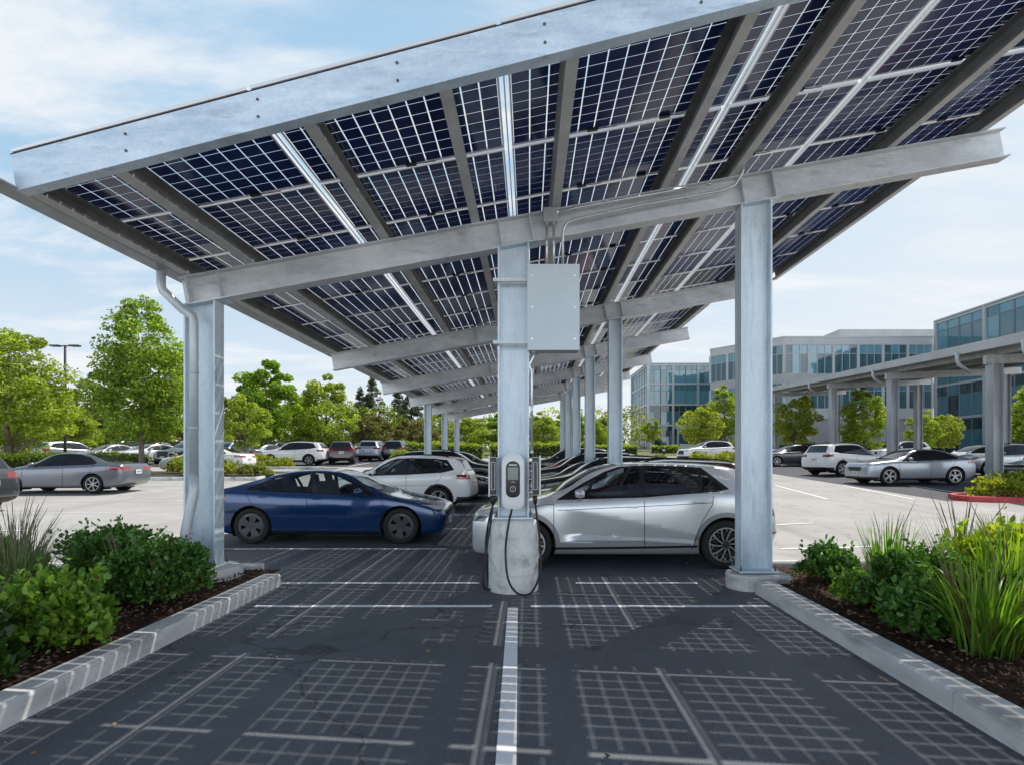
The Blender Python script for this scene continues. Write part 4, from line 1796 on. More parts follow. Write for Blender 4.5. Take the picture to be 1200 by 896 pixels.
def beam_mb(x0, x1, y, d=.37, w=.20, tf=.016, tw=.012):
    """I-beam following the roof slope, top flange at the purlin underside"""
    m = MB()

    def seg(h0, h1, ya, yb):
        c = []
        for h in (h0, h1):
            c += [tuple(onp(x0, ya, h)), tuple(onp(x1, ya, h)), tuple(onp(x1, yb, h)), tuple(onp(x0, yb, h))]
        m.hexa(c)
    seg(-tf, -.001, y - w / 2, y + w / 2)
    seg(-d, -d + tf, y - w / 2, y + w / 2)
    seg(-d + tf + .0005, -tf - .0005, y - tw / 2, y + tw / 2)

    def stiff(x):
        for s in (-1, 1):
            c = []
            for h in (-d + tf + .001, -tf - .001):
                ya, yb = sorted((y + s * tw / 2 + s * .001, y + s * w / 2 - s * .004))
                c += [tuple(onp(x - .007, ya, h)), tuple(onp(x + .007, ya, h)), tuple(onp(x + .007, yb, h)), tuple(onp(x - .007, yb, h))]
            m.hexa(c)
    return m, stiff


def column_mb(x, y, z0, w=.40, d=.22, tf=.022, tw=.016):
    """H-section: two flanges facing left and right, web towards the viewer"""
    m = MB()
    for s in (-1, 1):
        xa, xb = sorted((x + s * w / 2, x + s * (w / 2 - tf)))
        zt0 = PZ(x) - .378 - abs(SL) * 0.0
        c = []
        for k in range(2):
            pass
        za, zb = PZ(xa) - .382, PZ(xb) - .382
        y0, y1 = y - d / 2, y + d / 2
        m.hexa([(xa, y0, z0), (xb, y0, z0), (xb, y1, z0), (xa, y1, z0), (xa, y0, za), (xb, y0, zb), (xb, y1, zb), (xa, y1, za)])
    xa, xb = x - w / 2 + tf + .0005, x + w / 2 - tf - .0005
    za, zb = PZ(xa) - .384, PZ(xb) - .384
    y0, y1 = y - tw / 2, y + tw / 2
    yw = y - tw / 2
    m.hexa([(xa, yw, z0), (xb, yw, z0), (xb, yw + tw, z0), (xa, yw + tw, z0), (xa, yw, za), (xb, yw, zb), (xb, yw + tw, zb), (xa, yw + tw, za)])
    # cap plate under the beam and base plate
    m.hexa([tuple(onp(x + a, y + b, h)) for h in (-.384, -.3715) for (a, b) in ((-w * .62, -d * .6), (w * .62, -d * .6), (w * .62, d * .6), (-w * .62, d * .6))])
    m.box(x - w * .62, x + w * .62, y - .195, y + .195, z0 - .022, z0 - .0005)
    return m


COLS = [(-4.23, 7.33, .30), (-.20, 7.30, .928), (2.92, 7.33, .24)]
for (yb, a, b) in zip(BEAMS, LEND, REND):
    m, st = beam_mb(a, b, yb)
    xs = [-4.43, -4.03, -.40, 0.0, 2.72, 3.12] if yb < 8 else [1.70, 2.06, -1.2]
    for x in xs:
        if a < x < b:
            st(x)
    m.build('beam', [M['galv']], canopy)
for i, (x, y, z) in enumerate(COLS):
    c = column_mb(x, y, z).build('column', [M['galv_v']], canopy)
    for (sx, sy) in ((-1, -1), (1, -1), (-1, 1), (1, 1)):
        bb = MB()
        bb.lathe([(.016, 0), (.016, .03), (.008, .03), (.008, .07), (0, .07)], 8, 0, 'z', (x + sx * .218, y + sy * .150, z))
        bb.build('anchor_bolt', [M['bolt']], c)
for yb, x in zip(BEAMS[1:], (1.95, 1.9, 1.85, 1.85, 1.85)):
    column_mb(x, yb, elev(x, yb) + .10, w=.30, d=.30).build('column', [M['galv_v']], canopy)
for yb, x in zip(BEAMS[3:], (-3.95, -3.95, -3.95)):
    column_mb(x, yb, elev(x, yb) + .10, w=.26, d=.26).build('column', [M['galv_v']], canopy)

# purlins: C sections running the depth of the roof
for px_ in (-4.40, -3.57, -1.85, -.685, .35, 1.74, 2.62, 4.65, 5.83):
    m = MB()
    y0 = fasc_y(px_) + .02
    y1 = Y_END if px_ < 5 else 13.4
    w, d, t = (.105, .20, .008)

    def strip(xa, xb, h0, h1, mi=0):
        m.hexa([tuple(onp(x, y, h)) for h in (h0, h1) for (x, y) in ((xa, y0), (xb, y0), (xb, y1), (xa, y1))], mi)
    side = -1 if px_ < .5 else 1          # web on the far side of each section
    strip(px_ - w / 2, px_ + w / 2, 0.0, t, 1)
    strip(px_ - w / 2, px_ + w / 2, d - t, d)
    xa, xb = sorted((px_ + side * w / 2, px_ + side * (w / 2 - t)))
    strip(xa, xb, t + .0004, d - t - .0004)
    xa, xb = sorted((px_ - side * w / 2, px_ - side * (w / 2 - t)))
    strip(xa, xb, t + .0004, t + .028)
    m.build('purlin', [M['steel_dark'], M['flange']], canopy)

# front fascia: deep galvanised channel, slightly skewed in plan
xL, xR = -4.45, 6.25
fa = MB()


def fpt(x, dy, h):
    return tuple(onp(x, fasc_y(x) + dy, h))


fa.hexa([fpt(xL, 0, -.01), fpt(xR, 0, -.01), fpt(xR, .012, -.01), fpt(xL, .012, -.01), fpt(xL, 0, .305), fpt(xR, 0, .305), fpt(xR, .012, .305), fpt(xL, .012, .305)])
fa.hexa([fpt(xL, .0125, -.01), fpt(xR, .0125, -.01), fpt(xR, .115, -.01), fpt(xL, .115, -.01), fpt(xL, .0125, .002), fpt(xR, .0125, .002), fpt(xR, .115, .002), fpt(xL, .115, .002)])
fa.hexa([fpt(xL, .002, .3055), fpt(xR, .002, .3055), fpt(xR, .09, .3055), fpt(xL, .09, .3055), fpt(xL, .002, .318), fpt(xR, .002, .318), fpt(xR, .09, .318), fpt(xL, .09, .318)], 1)  # black strip stands in for the shadow gap below the edge trim
fascia = fa.build('fascia', [M['galv_f'], M['trim']], canopy)
for (xa, xb) in ((-4.42, -2.27), (-2.235, -.20), (-.165, 2.12), (2.155, 3.57), (3.605, 5.93)):
    m = MB()
    m.hexa([fpt(x, d_, h) for h in (.3185, .345) for (x, d_) in ((xa, -.012), (xb, -.012), (xb, .30), (xa, .30))])
    m.build('edge_trim', [M['alu']], fascia)
fb = MB()
x = -3.4
while x < 6:
    for h in (.085, .225):
        p = Vector(fpt(x + .02 * (h > .1), -.004, h))
        fb.lathe([(.012, .0), (.012, -.005), (.007, -.008), (0, -.008)], 8, 0, 'y', p)
    x += 1.18
fb.build('fascia_bolts', [M['bolt']], fascia)

# rails that close the gaps between panel columns, seen as bright lines from below
for xr in (-2.2525, -.1825, 2.1375, 3.5875):
    m = MB()
    ya, yb = fasc_y(xr) + .04, Y_END
    m.hexa([tuple(onp(x, y, h)) for h in (.205, .235) for (x, y) in ((xr - .006, ya), (xr + .006, ya), (xr + .006, yb), (xr - .006, yb))])
    m.build('panel_rail', [M['alu']], canopy)

# gutter along the low edge
gm = MB()
y0, y1 = 4.72, Y_END
prof = [(-4.43, .015), (-4.43, -.0), (-4.60, -.0), (-4.64, .03), (-4.66, .17), (-4.64, .17), (-4.622, .04), (-4.59, .014)]
for (a, b) in zip(prof, prof[1:] + prof[:1]):
    gm.poly([tuple(onp(a[0], y0, a[1])), tuple(onp(b[0], y0, b[1])), tuple(onp(b[0], y1, b[1])), tuple(onp(a[0], y1, a[1]))])
gm.poly([tuple(onp(p[0], y0, p[1])) for p in ((-4.43, .0), (-4.60, 0), (-4.64, .03), (-4.66, .17), (-4.43, .17))])
gm.build('gutter', [M['gutter']], canopy)

# downspout of the left column
dm = MB()
g0 = onp(-4.56, 6.98, 0)
pts = [(g0.x, g0.y, g0.z + .03), (g0.x, g0.y, g0.z - .17), (g0.x + .02, g0.y, g0.z - .24), (-4.33, 7.05, 3.52), (-4.24, 7.09, 3.46), (-4.22, 7.09, 3.38), (-4.22, 7.09, 1.45)]
dm.tube(pts, .052, 12)
dm.tube([(-4.22, 7.09, 1.46), (-4.22, 7.09, 1.25), (-4.27, 7.0, .75), (-4.27, 6.98, .28)], .060, 12)
for z in (2.75, 2.05, 1.42):
    dm.tube([(-4.22, 7.09, z - .015), (-4.22, 7.09, z + .015)], .058, 12)
dm.build('downspout', [M['pipe']], canopy, smooth=True)

# solar panels
M['cell'] = bpy.data.materials.new('solar_cell')


def cellmat(m):
    n, l = nodes(m)
    b = n['Principled BSDF']
    uv = n.new('ShaderNodeUVMap')
    uv.uv_map = 'UVMap'
    wv = n.new('ShaderNodeTexWave')
    wv.wave_type = 'BANDS'
    wv.bands_direction = 'Y'
    wv.inputs['Scale'].default_value = 3.2
    l.new(uv.outputs['UV'], wv.inputs['Vector'])
    mr = n.new('ShaderNodeMapRange')
    mr.inputs['From Min'].default_value = .90
    mr.inputs['From Max'].default_value = .99
    mr.inputs['To Max'].default_value = .35
    l.new(wv.outputs['Fac'], mr.inputs['Value'])
    tc = n.new('ShaderNodeTexCoord')
    ns = n.new('ShaderNodeTexNoise')
    ns.inputs['Scale'].default_value = .7
    ns.inputs['Detail'].default_value = 4
    l.new(tc.outputs['Object'], ns.inputs['Vector'])
    cr = n.new('ShaderNodeValToRGB')
    cr.color_ramp.elements[0].position = .35
    cr.color_ramp.elements[1].position = .7
    cr.color_ramp.elements[0].color = (.014, .027, .115, 1)
    cr.color_ramp.elements[1].color = (.030, .050, .17, 1)
    l.new(ns.outputs['Fac'], cr.inputs['Fac'])
    mx = n.new('ShaderNodeMix')
    mx.data_type = 'RGBA'
    l.new(mr.outputs['Result'], mx.inputs['Factor'])
    l.new(cr.outputs['Color'], mx.inputs['A'])
    mx.inputs['B'].default_value = (.05, .07, .13, 1)
    l.new(mx.outputs['Result'], b.inputs['Base Color'])
    b.inputs['Roughness'].default_value = .10
    b.inputs['Specular IOR Level'].default_value = .5


cellmat(M['cell'])


def sheetmat():
    """clear encapsulant between the cells: lets the sun through, glows a little"""
    m = bpy.data.materials.new('panel_encapsulant')
    n, l = nodes(m)
    t = n.new('ShaderNodeBsdfTransparent')
    t.inputs['Color'].default_value = (.92, .92, .90, 1)
    d = n.new('ShaderNodeBsdfTranslucent')
    d.inputs['Color'].default_value = (.9, .9, .88, 1)
    x = n.new('ShaderNodeMixShader')
    x.inputs['Fac'].default_value = .10
    l.new(t.outputs['BSDF'], x.inputs[1])
    l.new(d.outputs['BSDF'], x.inputs[2])
    l.new(x.outputs['Shader'], n['Material Output'].inputs['Surface'])
    return m


M['sheet'] = sheetmat()
PH = .215      # underside of the panels above the purlin underside


def panel_into(V, Fc, Mi, UV, q, nx, ny, gap=.0130, fr=.017):
    """q = four plan corners (x, y): near-left, near-right, far-right, far-left"""
    def B(u, v):
        x = (q[0][0] * (1 - u) + q[1][0] * u) * (1 - v) + (q[3][0] * (1 - u) + q[2][0] * u) * v
        y = (q[0][1] * (1 - u) + q[1][1] * u) * (1 - v) + (q[3][1] * (1 - u) + q[2][1] * u) * v
        return x, y

    def quad(u0, u1, v0, v1, h, mi, uv):
        i = len(V)
        for (u, v) in ((u0, v0), (u0, v1), (u1, v1), (u1, v0)):
            x, y = B(u, v)
            V.append(tuple(onp(x, y, h)))
        Fc.append((i, i + 1, i + 2, i + 3))
        Mi.append(mi)
        UV.extend(uv)
    W = math.hypot(q[1][0] - q[0][0], q[1][1] - q[0][1])
    D = (math.hypot(q[3][0] - q[0][0], q[3][1] - q[0][1]) + math.hypot(q[2][0] - q[1][0], q[2][1] - q[1][1])) / 2
    fu, fv = fr / W, fr / D
    gu, gv = gap / W, gap / D
    cu, cv = (1 - 2 * fu) / nx, (1 - 2 * fv) / ny
    for i in range(nx):
        for j in range(ny):
            ua, ub, va, vb = fu + cu * i + gu / 2, fu + cu * (i + 1) - gu / 2, fv + cv * j + gv / 2, fv + cv * (j + 1) - gv / 2
            quad(ua, ub, va, vb, PH + .005, 0, [(0, 0), (0, 1), (1, 1), (1, 0)])
            k0 = len(V) - 4
            for (u, v) in ((ua, va), (ua, vb), (ub, vb), (ub, va)):      # the laminate has a thickness: short side walls
                x, y = B(u, v)
                V.append(tuple(onp(x, y, PH + .0105)))
            for a, b in ((0, 1), (1, 2), (2, 3), (3, 0)):
                Fc.append((k0 + b, k0 + a, k0 + 4 + a, k0 + 4 + b))
                Mi.append(0)
                UV.extend([(0, .5)] * 4)
    Z4 = [(0, 0)] * 4
    quad(fu * .5, 1 - fu * .5, fv * .5, 1 - fv * .5, PH + .012, 1, Z4)
    # frame: four rails, each a flat underside, an inner lip and an outer wall
    for (u0, u1, v0, v1) in ((0, fu, 0, 1), (1 - fu, 1, 0, 1), (fu, 1 - fu, 0, fv), (fu, 1 - fu, 1 - fv, 1)):
        i = len(V)
        for h in (PH - .002, PH + .034):
            for (u, v) in ((u0, v0), (u1, v0), (u1, v1), (u0, v1)):
                x, y = B(u, v)
                V.append(tuple(onp(x, y, h)))
        for f in ((3, 2, 1, 0), (4, 5, 6, 7), (0, 1, 5, 4), (1, 2, 6, 5), (2, 3, 7, 6), (3, 0, 4, 7)):
            Fc.append(tuple(i + k for k in f))
            Mi.append(2)
            UV.extend(Z4)


def panel_obj(name, V, Fc, Mi, UV, parent):
    me = bpy.data.meshes.new(name)
    me.from_pydata(V, [], Fc)
    me.polygons.foreach_set('material_index', Mi)
    uvl = me.uv_layers.new(name='UVMap')
    uvl.data.foreach_set('uv', [c for p in UV for c in p])
    for k in ('cell', 'sheet', 'alu'):
        me.materials.append(M[k])
    me.update()
    return link(name, me, parent)


PCOL = [(-4.42, -2.2945), (-2.2105, -.2245), (-.1405, 2.0955), (2.1795, 3.5455), (3.6295, 5.93)]
SEAM0 = lambda x: 6.07 - .02 * (x + 2.5)
PD = 1.215
rest = ([], [], [], [])
count = 0
rows = int((Y_END - 6.1) / PD) + 1
for r in range(rows):
    for ci, (xa, xb) in enumerate(PCOL):
        if r == 0:
            q = [(xa, fasc_y(xa) + .03), (xb, fasc_y(xb) + .03), (xb, SEAM0(xb) - .020), (xa, SEAM0(xa) - .020)]
        else:
            f = max(0, 1 - r / 4)
            y0 = lambda x: 6.07 + PD * (r - 1) + (SEAM0(x) - 6.07) * f + .020
            f2 = max(0, 1 - (r + 1) / 4)
            y1 = lambda x: 6.07 + PD * r + (SEAM0(x) - 6.07) * f2 - .020
            if ci == 4 and y0(xa) > 13.4:
                xb = 5.12 if y0(xa) < 18.5 else 4.72
            q = [(xa, y0(xa)), (xb, y0(xb)), (xb, y1(xb)), (xa, y1(xa))]
        w = xb - xa
        nx = round(w / .172)
        ny = round((q[3][1] - q[0][1] + q[2][1] - q[1][1]) / 2 / .156)
        if count < 100:
            V, Fc, Mi, UV = [], [], [], []
            panel_into(V, Fc, Mi, UV, q, nx, ny)
            po = panel_obj('solar_panel', V, Fc, Mi, UV, canopy)
            if r < 7:
                ym = (q[3][1] + q[2][1]) / 2 - .035
                for xm in ([(xa + xb) / 2] if w < 2.1 else [xa + w * .38, xa + w * .72]):
                    jb = MB()
                    jb.hexa([tuple(onp(xm + a, ym + b, h)) for h in (PH - .022, PH - .003) for (a, b) in ((-.055, -.022), (.055, -.022), (.055, .022), (-.055, .022))])
                    jb.tube([tuple(onp(xm + .05, ym, PH - .012)), tuple(onp(xm + .16, ym + .01, PH - .014)), tuple(onp(xm + .26, ym + .03, PH - .004))], .004, 5)
                    jb.build('junction_box', [M['black_plastic']], po)
        else:
            panel_into(*rest, q, nx, ny)
        count += 1
o = panel_obj('solar_panel', *rest, canopy)
o['kind'] = 'stuff'

# concrete footings
mb = MB()
mb.lathe([(.318, 0), (.320, .80), (.312, .845), (.285, .882), (.255, .898), (0, .900)], 40, 0, 'z', (-.20, 7.22, .004))
pier = mb.build('concrete_pier', [M['pier']], auto=True)
tag(pier, 'tall round pale concrete pier carrying the middle column and charger', 'pier')
for z in (.22, .45, .68):
    g = MB()
    g.lathe([(.3195, z), (.3215, z + .004), (.3195, z + .008)], 40, 0, 'z', (-.20, 7.22, 0))
    g.build('formwork_ring', [M['pier_ring'] if 'pier_ring' in M else M['concrete']], pier, smooth=True)
mb = MB()
mb.lathe([(.40, -.02), (.41, .20), (.37, .262), (0, .268)], 36, 0, 'z', (-4.17, 7.33, .01))
f1 = mb.build('concrete_footing', [M['concrete']], auto=True)
tag(f1, 'low round concrete footing under the left canopy column in the mulch', 'footing')
f1.location.z = 0
mb = MB()
pl = []
for k in range(13):
    a = PI / 2 + PI * k / 12
    pl.append((2.80 + .24 * math.cos(a), 7.30 + .27 * math.sin(a)))
pl += [(3.32, 7.03), (3.32, 7.57)]
mb.prism(pl, -.05, .20)
f2 = mb.build('concrete_footing', [M['concrete']], bevel=.03)
tag(f2, 'rounded concrete footing at the kerb end under the right canopy column', 'footing')
# ------------------------------------------------------------------ charger, cabinet, conduits
yF = 7.15                                   # front edge of the middle column flanges
st_ = thing('charging_station', 'white wall charger with black oval front and hanging cables on the middle column', 'charger', (-.20, 7.12, 1.03))
X0, Y0, Z0 = -.20, 7.12, 1.03


def rrect(w, h, r, n=7, top=None):
    P = []
    rt = top or r
    for (cx, cz, a0, rr) in ((w / 2 - r, -h / 2 + r, -90, r), (w / 2 - rt, h / 2 - rt, 0, rt), (-w / 2 + rt, h / 2 - rt, 90, rt), (-w / 2 + r, -h / 2 + r, 180, r)):
        for i in range(n):
            a = R(a0 + 90 * i / (n - 1))
            P.append((cx + rr * math.cos(a), cz + rr * math.sin(a)))
    return P


def plate(mb, cx, cz, yb, yf, outline, mi=0, dome=0.0, chamf=.0):
    """rounded slab standing in the XZ plane, front towards -y"""
    n = len(outline)
    sc = 1.0
    rings = [(yb, 1.0), (yf + chamf, 1.0)] + ([(yf + chamf * .3, 1 - .35 * chamf / .1), (yf, 1 - chamf / .1)] if chamf else [])
    ids = []
    for (y, s) in rings:
        ids.append([mb.vert((cx + p[0] * s, y, cz + p[1] * s)) for p in outline])
    for a, b in zip(ids[:-1], ids[1:]):
        for k in range(n):
            k2 = (k + 1) % n
            mb.f.append((a[k], a[k2], b[k2], b[k]))
            mb.m.append(mi)
    mb.f.append(tuple(ids[-1]))
    mb.m.append(mi)
    mb.f.append(tuple(reversed(ids[0])))
    mb.m.append(mi)


m = MB()
plate(m, 0, .36, .015, -.135, rrect(.285, .70, .10, top=.135), 0, chamf=.022)
m.box(-.10, .10, .015, .11, .12, .62)
shell = m.build('charger_shell', [M['white_plastic']], st_, auto=True)
m = MB()
plate(m, 0, .385, -.134, -.143, rrect(.175, .45, .07, top=.085), 0, chamf=.004)
face = m.build('charger_front', [M['black_plastic']], st_, auto=True)
m = MB()
plate(m, 0, .455, -.142, -.147, rrect(.128, .155, .012), 0)
m.build('screen', [M['screen']], face)
M['mark'] = mat('white_mark', (.55, .57, .58), .4)
m = MB()
plate(m, 0, .562, -.142, -.1465, rrect(.10, .016, .006), 0)
# small printed marks below the screen: a pulse line and a ring symbol
for (a, b) in (((-.03, .348), (-.012, .348)), ((-.012, .348), (0, .362)), ((0, .362), (.010, .340)), ((.010, .340), (.03, .354))):
    m.bar((a[0], -.146, a[1]), (b[0], -.146, b[1]), .004, .004)
m.lathe([(.030, -.1462), (.036, -.1462), (.036, -.1440), (.030, -.1440)], 24, 0, 'y', (0, 0, .265), closed=True)
m.bar((-.004, -.146, .285), (.006, -.146, .268), .006, .004)
m.bar((.006, -.146, .266), (-.004, -.146, .246), .006, .004)
m.build('charger_marks', [M['mark']], face)
for s, lab in ((-1, 'left'), (1, 'right')):
    xx = -.255 if s < 0 else .275
    m = MB()
    m.box(xx - .04, xx + .055, -.05, .15, .18, .66, 1)
    m.box(xx - s * .0 - .055 if s < 0 else xx + .056, xx - .041 if s < 0 else xx + .072, -.06, .16, .16, .68, 0)
    m.box(xx - .02, xx + .03, -.062, -.051, .25, .60, 2)
    h = m.build('plug_holster', [M['white_plastic'], M['black_plastic'], M['trim']], st_, bevel=.012)
    m = MB()
    m.tube([(xx, -.02, .21), (xx, -.025, .12), (xx + s * .005, -.03, .07)], [.026, .030, .020], 10)
    m.build('plug', [M['black_rubber']], h, smooth=True)


def cable(pts, r=.0135, n=48):
    """smooth hanging cable through control points (Catmull-Rom)"""
    P = [Vector(p) for p in pts]
    P = [P[0] * 2 - P[1]] + P + [P[-1] * 2 - P[-2]]
    out = []
    for i in range(1, len(P) - 2):
        for k in range(n // (len(P) - 3)):
            t = k / (n // (len(P) - 3))
            a, b, c, d = P[i - 1], P[i], P[i + 1], P[i + 2]
            out.append(.5 * ((2 * b) + (c - a) * t + (2 * a - 5 * b + 4 * c - d) * t * t + (3 * b - a - 3 * c + d) * t ** 3))
    out.append(P[-2])
    m = MB()
    m.tube(out, r, 10)
    return m


cable([(-.01, -.06, .04), (-.02, -.14, -.02), (-.045, -.255, -.13), (-.085, -.285, -.45), (-.055, -.33, -.80), (.06, -.36, -.975), (.22, -.28, -.99), (.335, -.15, -.78), (.34, -.08, -.45), (.30, -.04, -.10), (.275, -.025, .09)]).build('cable', [M['black_rubber']], st_, smooth=True)
cable([(-.255, -.025, .09), (-.275, -.04, -.10), (-.33, -.08, -.48), (-.365, -.12, -.78), (-.36, -.10, -.97), (-.26, .02, -1.00), (-.34, .30, -.95), (-.38, .42, -.5), (-.30, .30, -.05), (-.22, .12, .12)]).build('cable', [M['black_rubber']], st_, smooth=True)

cab = thing('electrical_cabinet', 'grey steel electrical cabinet with six bright screws hung beside the middle column', 'cabinet', (.305, 7.2, 3.02))
m = MB()
m.box(-.318, .318, -.14, .14, .012, 1.062)
m.build('cabinet_body', [M['cabinet']], cab, bevel=.006)
m = MB()
m.box(-.327, .327, -.162, -.1405, 0, 1.075)
lid = m.build('cabinet_door', [M['cabinet']], cab, bevel=.004)
m = MB()
for x in (-.265, .265):
    for z in (.14, .535, .93):
        m.lathe([(.0, -.168), (.010, -.168), (.013, -.163), (.013, -.161)], 10, 0, 'y', (x, 0, z))
m.build('screws', [M['bolt_w']], lid)
for z in (.115, .905):
    m = MB()
    m.box(-.80, .31, -.205 + .02, -.163 + .02 - .0, z - .02, z + .02) if False else None
    m.box(-.76, -.328, -.085, -.045 - .005, z - .02, z + .02)
    m.box(-.76, -.70, -.05, .20, z - .018, z + .018)
    for x in (-.72, -.66, -.56, -.46, -.38):
        m.lathe([(.0, -.094), (.009, -.094), (.009, -.0855)], 8, 0, 'y', (x, 0, z))
    m.build('clamp', [M['galv']], cab)

m = MB()
bz = lambda x: PZ(x)
m.box(.18, .36, 7.12, 7.225, 4.66, 4.845)
jb = m.build('junction_box', [M['steel_pale']], None, bevel=.006)
tag(jb, 'small grey junction box on the beam above the electrical cabinet', 'junction box')
con = thing('conduit_run', 'thin steel conduits rising from the cabinet and running along the beam', 'conduit', (0, 0, 0))
for pts in ([(.225, 7.17, 4.09), (.225, 7.17, 4.668)], [(.315, 7.17, 4.09), (.315, 7.17, 4.668)],
            [(.43, 7.17, 4.09), (.43, 7.17, 4.52), (.445, 7.165, 4.60), (.49, 7.16, 4.665), (.58, 7.16, 4.70), (1.4, 7.16, PZ(1.4) - .19), (2.45, 7.16, PZ(2.45) - .19), (2.62, 7.15, PZ(2.62) - .15), (2.69, 7.10, PZ(2.69) - .04), (2.71, 7.06, PZ(2.7) + .12)],
            [(.355, 7.19, 4.79), (.60, 7.19, PZ(.6) - .06), (2.3, 7.19, PZ(2.3) - .06)],
            [(.06, 7.2, 3.03), (.055, 7.2, 2.96), (.00, 7.2, 2.86), (-.055 + .09, 7.19, 2.78), (.035, 7.19, 2.60), (.035, 7.19, 1.75)]):
    mm = MB()
    mm.tube(pts, .0165, 8)
    for p in (pts[0], pts[-1]):
        mm.tube([(p[0], p[1], p[2] - .02), (p[0], p[1], p[2] + .02)], .023, 8)
    mm.build('conduit', [M['conduit']], con, smooth=True)
m = MB()
for (x, y, z) in ((.225, 7.17, 4.40), (.315, 7.17, 4.40), (.43, 7.17, 4.40), (1.0, 7.16, PZ(1.0) - .19), (2.0, 7.16, PZ(2.0) - .19), (1.0, 7.19, PZ(1.) - .06), (2.0, 7.19, PZ(2.) - .06), (.035, 7.19, 2.3)):
    m.box(x - .014, x + .014, y - .022, y + .022, z - .024, z + .024)
m.build('clips', [M['galv']], con)

# ------------------------------------------------------------------ buildings
M['pane'] = mat('window_glass', (.04, .145, .185), .03, 0, 0, .8, 1.6)  # teal base colour stands in for sky reflected in the panes
M['pane_b'] = mat('window_glass_sky', (.09, .25, .31), .03, 0, 0, .8, 1.6)  # reflected sky put in more strongly, mostly for the upper panes
M['pane_m'] = mat('window_glass_deep', (.026, .09, .115), .03, 0, 0, .7, 1.55)
M['pane_d'] = mat('window_glass_dark', (.012, .035, .045), .03, 0, 0, .7, 1.55)
M['frame'] = mat('window_frame', (.42, .44, .45), .4, .2)
M['frame_d'] = mat('slim_window_frame', (.20, .23, .25), .4, .2)
M['mullion_dark'] = mat('dark_mullion', (.10, .12, .13), .4, .3)
M['wall_pale'] = noisy('pale_wall_panel', (.42, .43, .435), (.50, .505, .51), .6, rough=.7, bump=.1)
M['wall_grey'] = noisy('grey_wall_panel', (.33, .34, .35), (.39, .40, .41), .8, rough=.7, bump=.1)
M['roof_grey'] = noisy('flat_roof', (.30, .30, .29), (.38, .38, .37), .5, rough=.9)


class Facade:
    def __init__(self, root, O, E):
        self.root = root
        self.O = Vector((O[0], O[1], 0))
        e = Vector((E[0] - O[0], E[1] - O[1], 0))
        self.L = e.length
        self.u = e.normalized()
        self.n = Vector((self.u.y, -self.u.x, 0))      # faces the right-hand side of O->E

    def P(self, s, d, z):
        return self.O + self.u * s + self.n * d + Vector((0, 0, z))

    def block(self, m, s0, s1, d0, d1, z0, z1, mi=0):
        c = [self.P(s, d, z) for z in (z0, z1) for (s, d) in ((s0, d1), (s1, d1), (s1, d0), (s0, d0))]
        m.hexa(c, mi)

    def window(self, s0, s1, z0, z1, nx, zs, glass, rng, depth=-.10, fr=.06, frame='frame', tilt=.006):
        m = MB()
        edges = [z0] + [z for z in zs if z0 < z < z1] + [z1]
        for i in range(nx):
            for (za, zb) in zip(edges[:-1], edges[1:]):
                sa, sb = s0 + (s1 - s0) * i / nx, s0 + (s1 - s0) * (i + 1) / nx
                t = rng.normal(size=4) * tilt
                m.poly([self.P(sa, depth + t[0], za), self.P(sb, depth + t[1], za), self.P(sb, depth + t[2], zb), self.P(sa, depth + t[3], zb)], (2 if rng.uniform() < .85 else 1) if (zb == z1 and len(edges) > 2) else (1 if rng.uniform() < .85 else 2))
        for i in range(nx + 1):
            s = s0 + (s1 - s0) * i / nx
            self.block(m, s - fr / 2, s + fr / 2, depth - .05, depth + .07, z0, z1, 0)
        for z in edges:
            self.block(m, s0 + fr / 2 + .001, s1 - fr / 2 - .001, depth - .05, depth + .062, z - fr / 2, z + fr / 2, 0)
        return m.build('window', [M[frame], M[glass[0]], M[glass[1]]], self.root)

    def wall(self, name, rects, mt, d0=-.3, d1=.0):
        m = MB()
        for (s0, s1, z0, z1) in rects:
            self.block(m, s0, s1, d0, d1, z0, z1)
        return m.build(name, [M[mt]], self.root)


rb = np.random.default_rng(5)
# pale office block with ribbon windows (its front and its angled left wing)
B = thing('office_building', 'pale grey three storey office block with ribbon windows behind the grey carport', 'building', (40, 70, 2.1))
B.location = (0, 0, 0)
for (O, E, nb) in (((31.7, 70), (50.2, 70), 6), ((25.2, 78.4), (31.7, 70), 4)):
    f = Facade(B, O, E)
    L = f.L
    f.wall('parapet', [(0, L, 15.5, 16.4)], 'wall_pale')
    f.wall('coping', [(-.05, L + .05, 16.405, 16.55)], 'frame', -.35, .06)
    f.wall('spandrel', [(0, L, 10.8, 11.9)], 'wall_grey')
    f.wall('spandrel', [(0, L, 6.3, 7.6)], 'wall_pale')
    f.wall('plinth', [(0, L, 1.0, 2.7)], 'wall_grey')
    bw = L / nb
    for i in range(nb + 1):
        f.wall('pier', [(bw * i - .28, bw * i + .28, 2.705, 6.295)], 'wall_pale', -.3, .01)
        for (z0, z1) in ((7.605, 10.795), (11.905, 15.495)):
            f.wall('pilaster', [(bw * i - .14, bw * i + .14, z0, z1)], 'wall_pale', -.25, .03)
    for i in range(nb):
        s0, s1 = bw * i, bw * (i + 1)
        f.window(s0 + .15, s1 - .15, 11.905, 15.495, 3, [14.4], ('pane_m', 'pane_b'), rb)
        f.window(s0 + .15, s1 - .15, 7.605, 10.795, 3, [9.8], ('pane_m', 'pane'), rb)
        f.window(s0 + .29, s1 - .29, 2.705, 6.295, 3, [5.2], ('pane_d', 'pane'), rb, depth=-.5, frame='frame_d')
m = MB()
m.prism([(31.7, 70.35), (50.1, 70.35), (50.1, 88), (33.5, 88), (25.6, 78.7)], 1, 15.9)
m.build('roof', [M['roof_grey']], B)
m = MB()
m.box(43, 56, 78, 86, 15.9, 19.2)
m.build('plant_room', [M['wall_pale']], B)


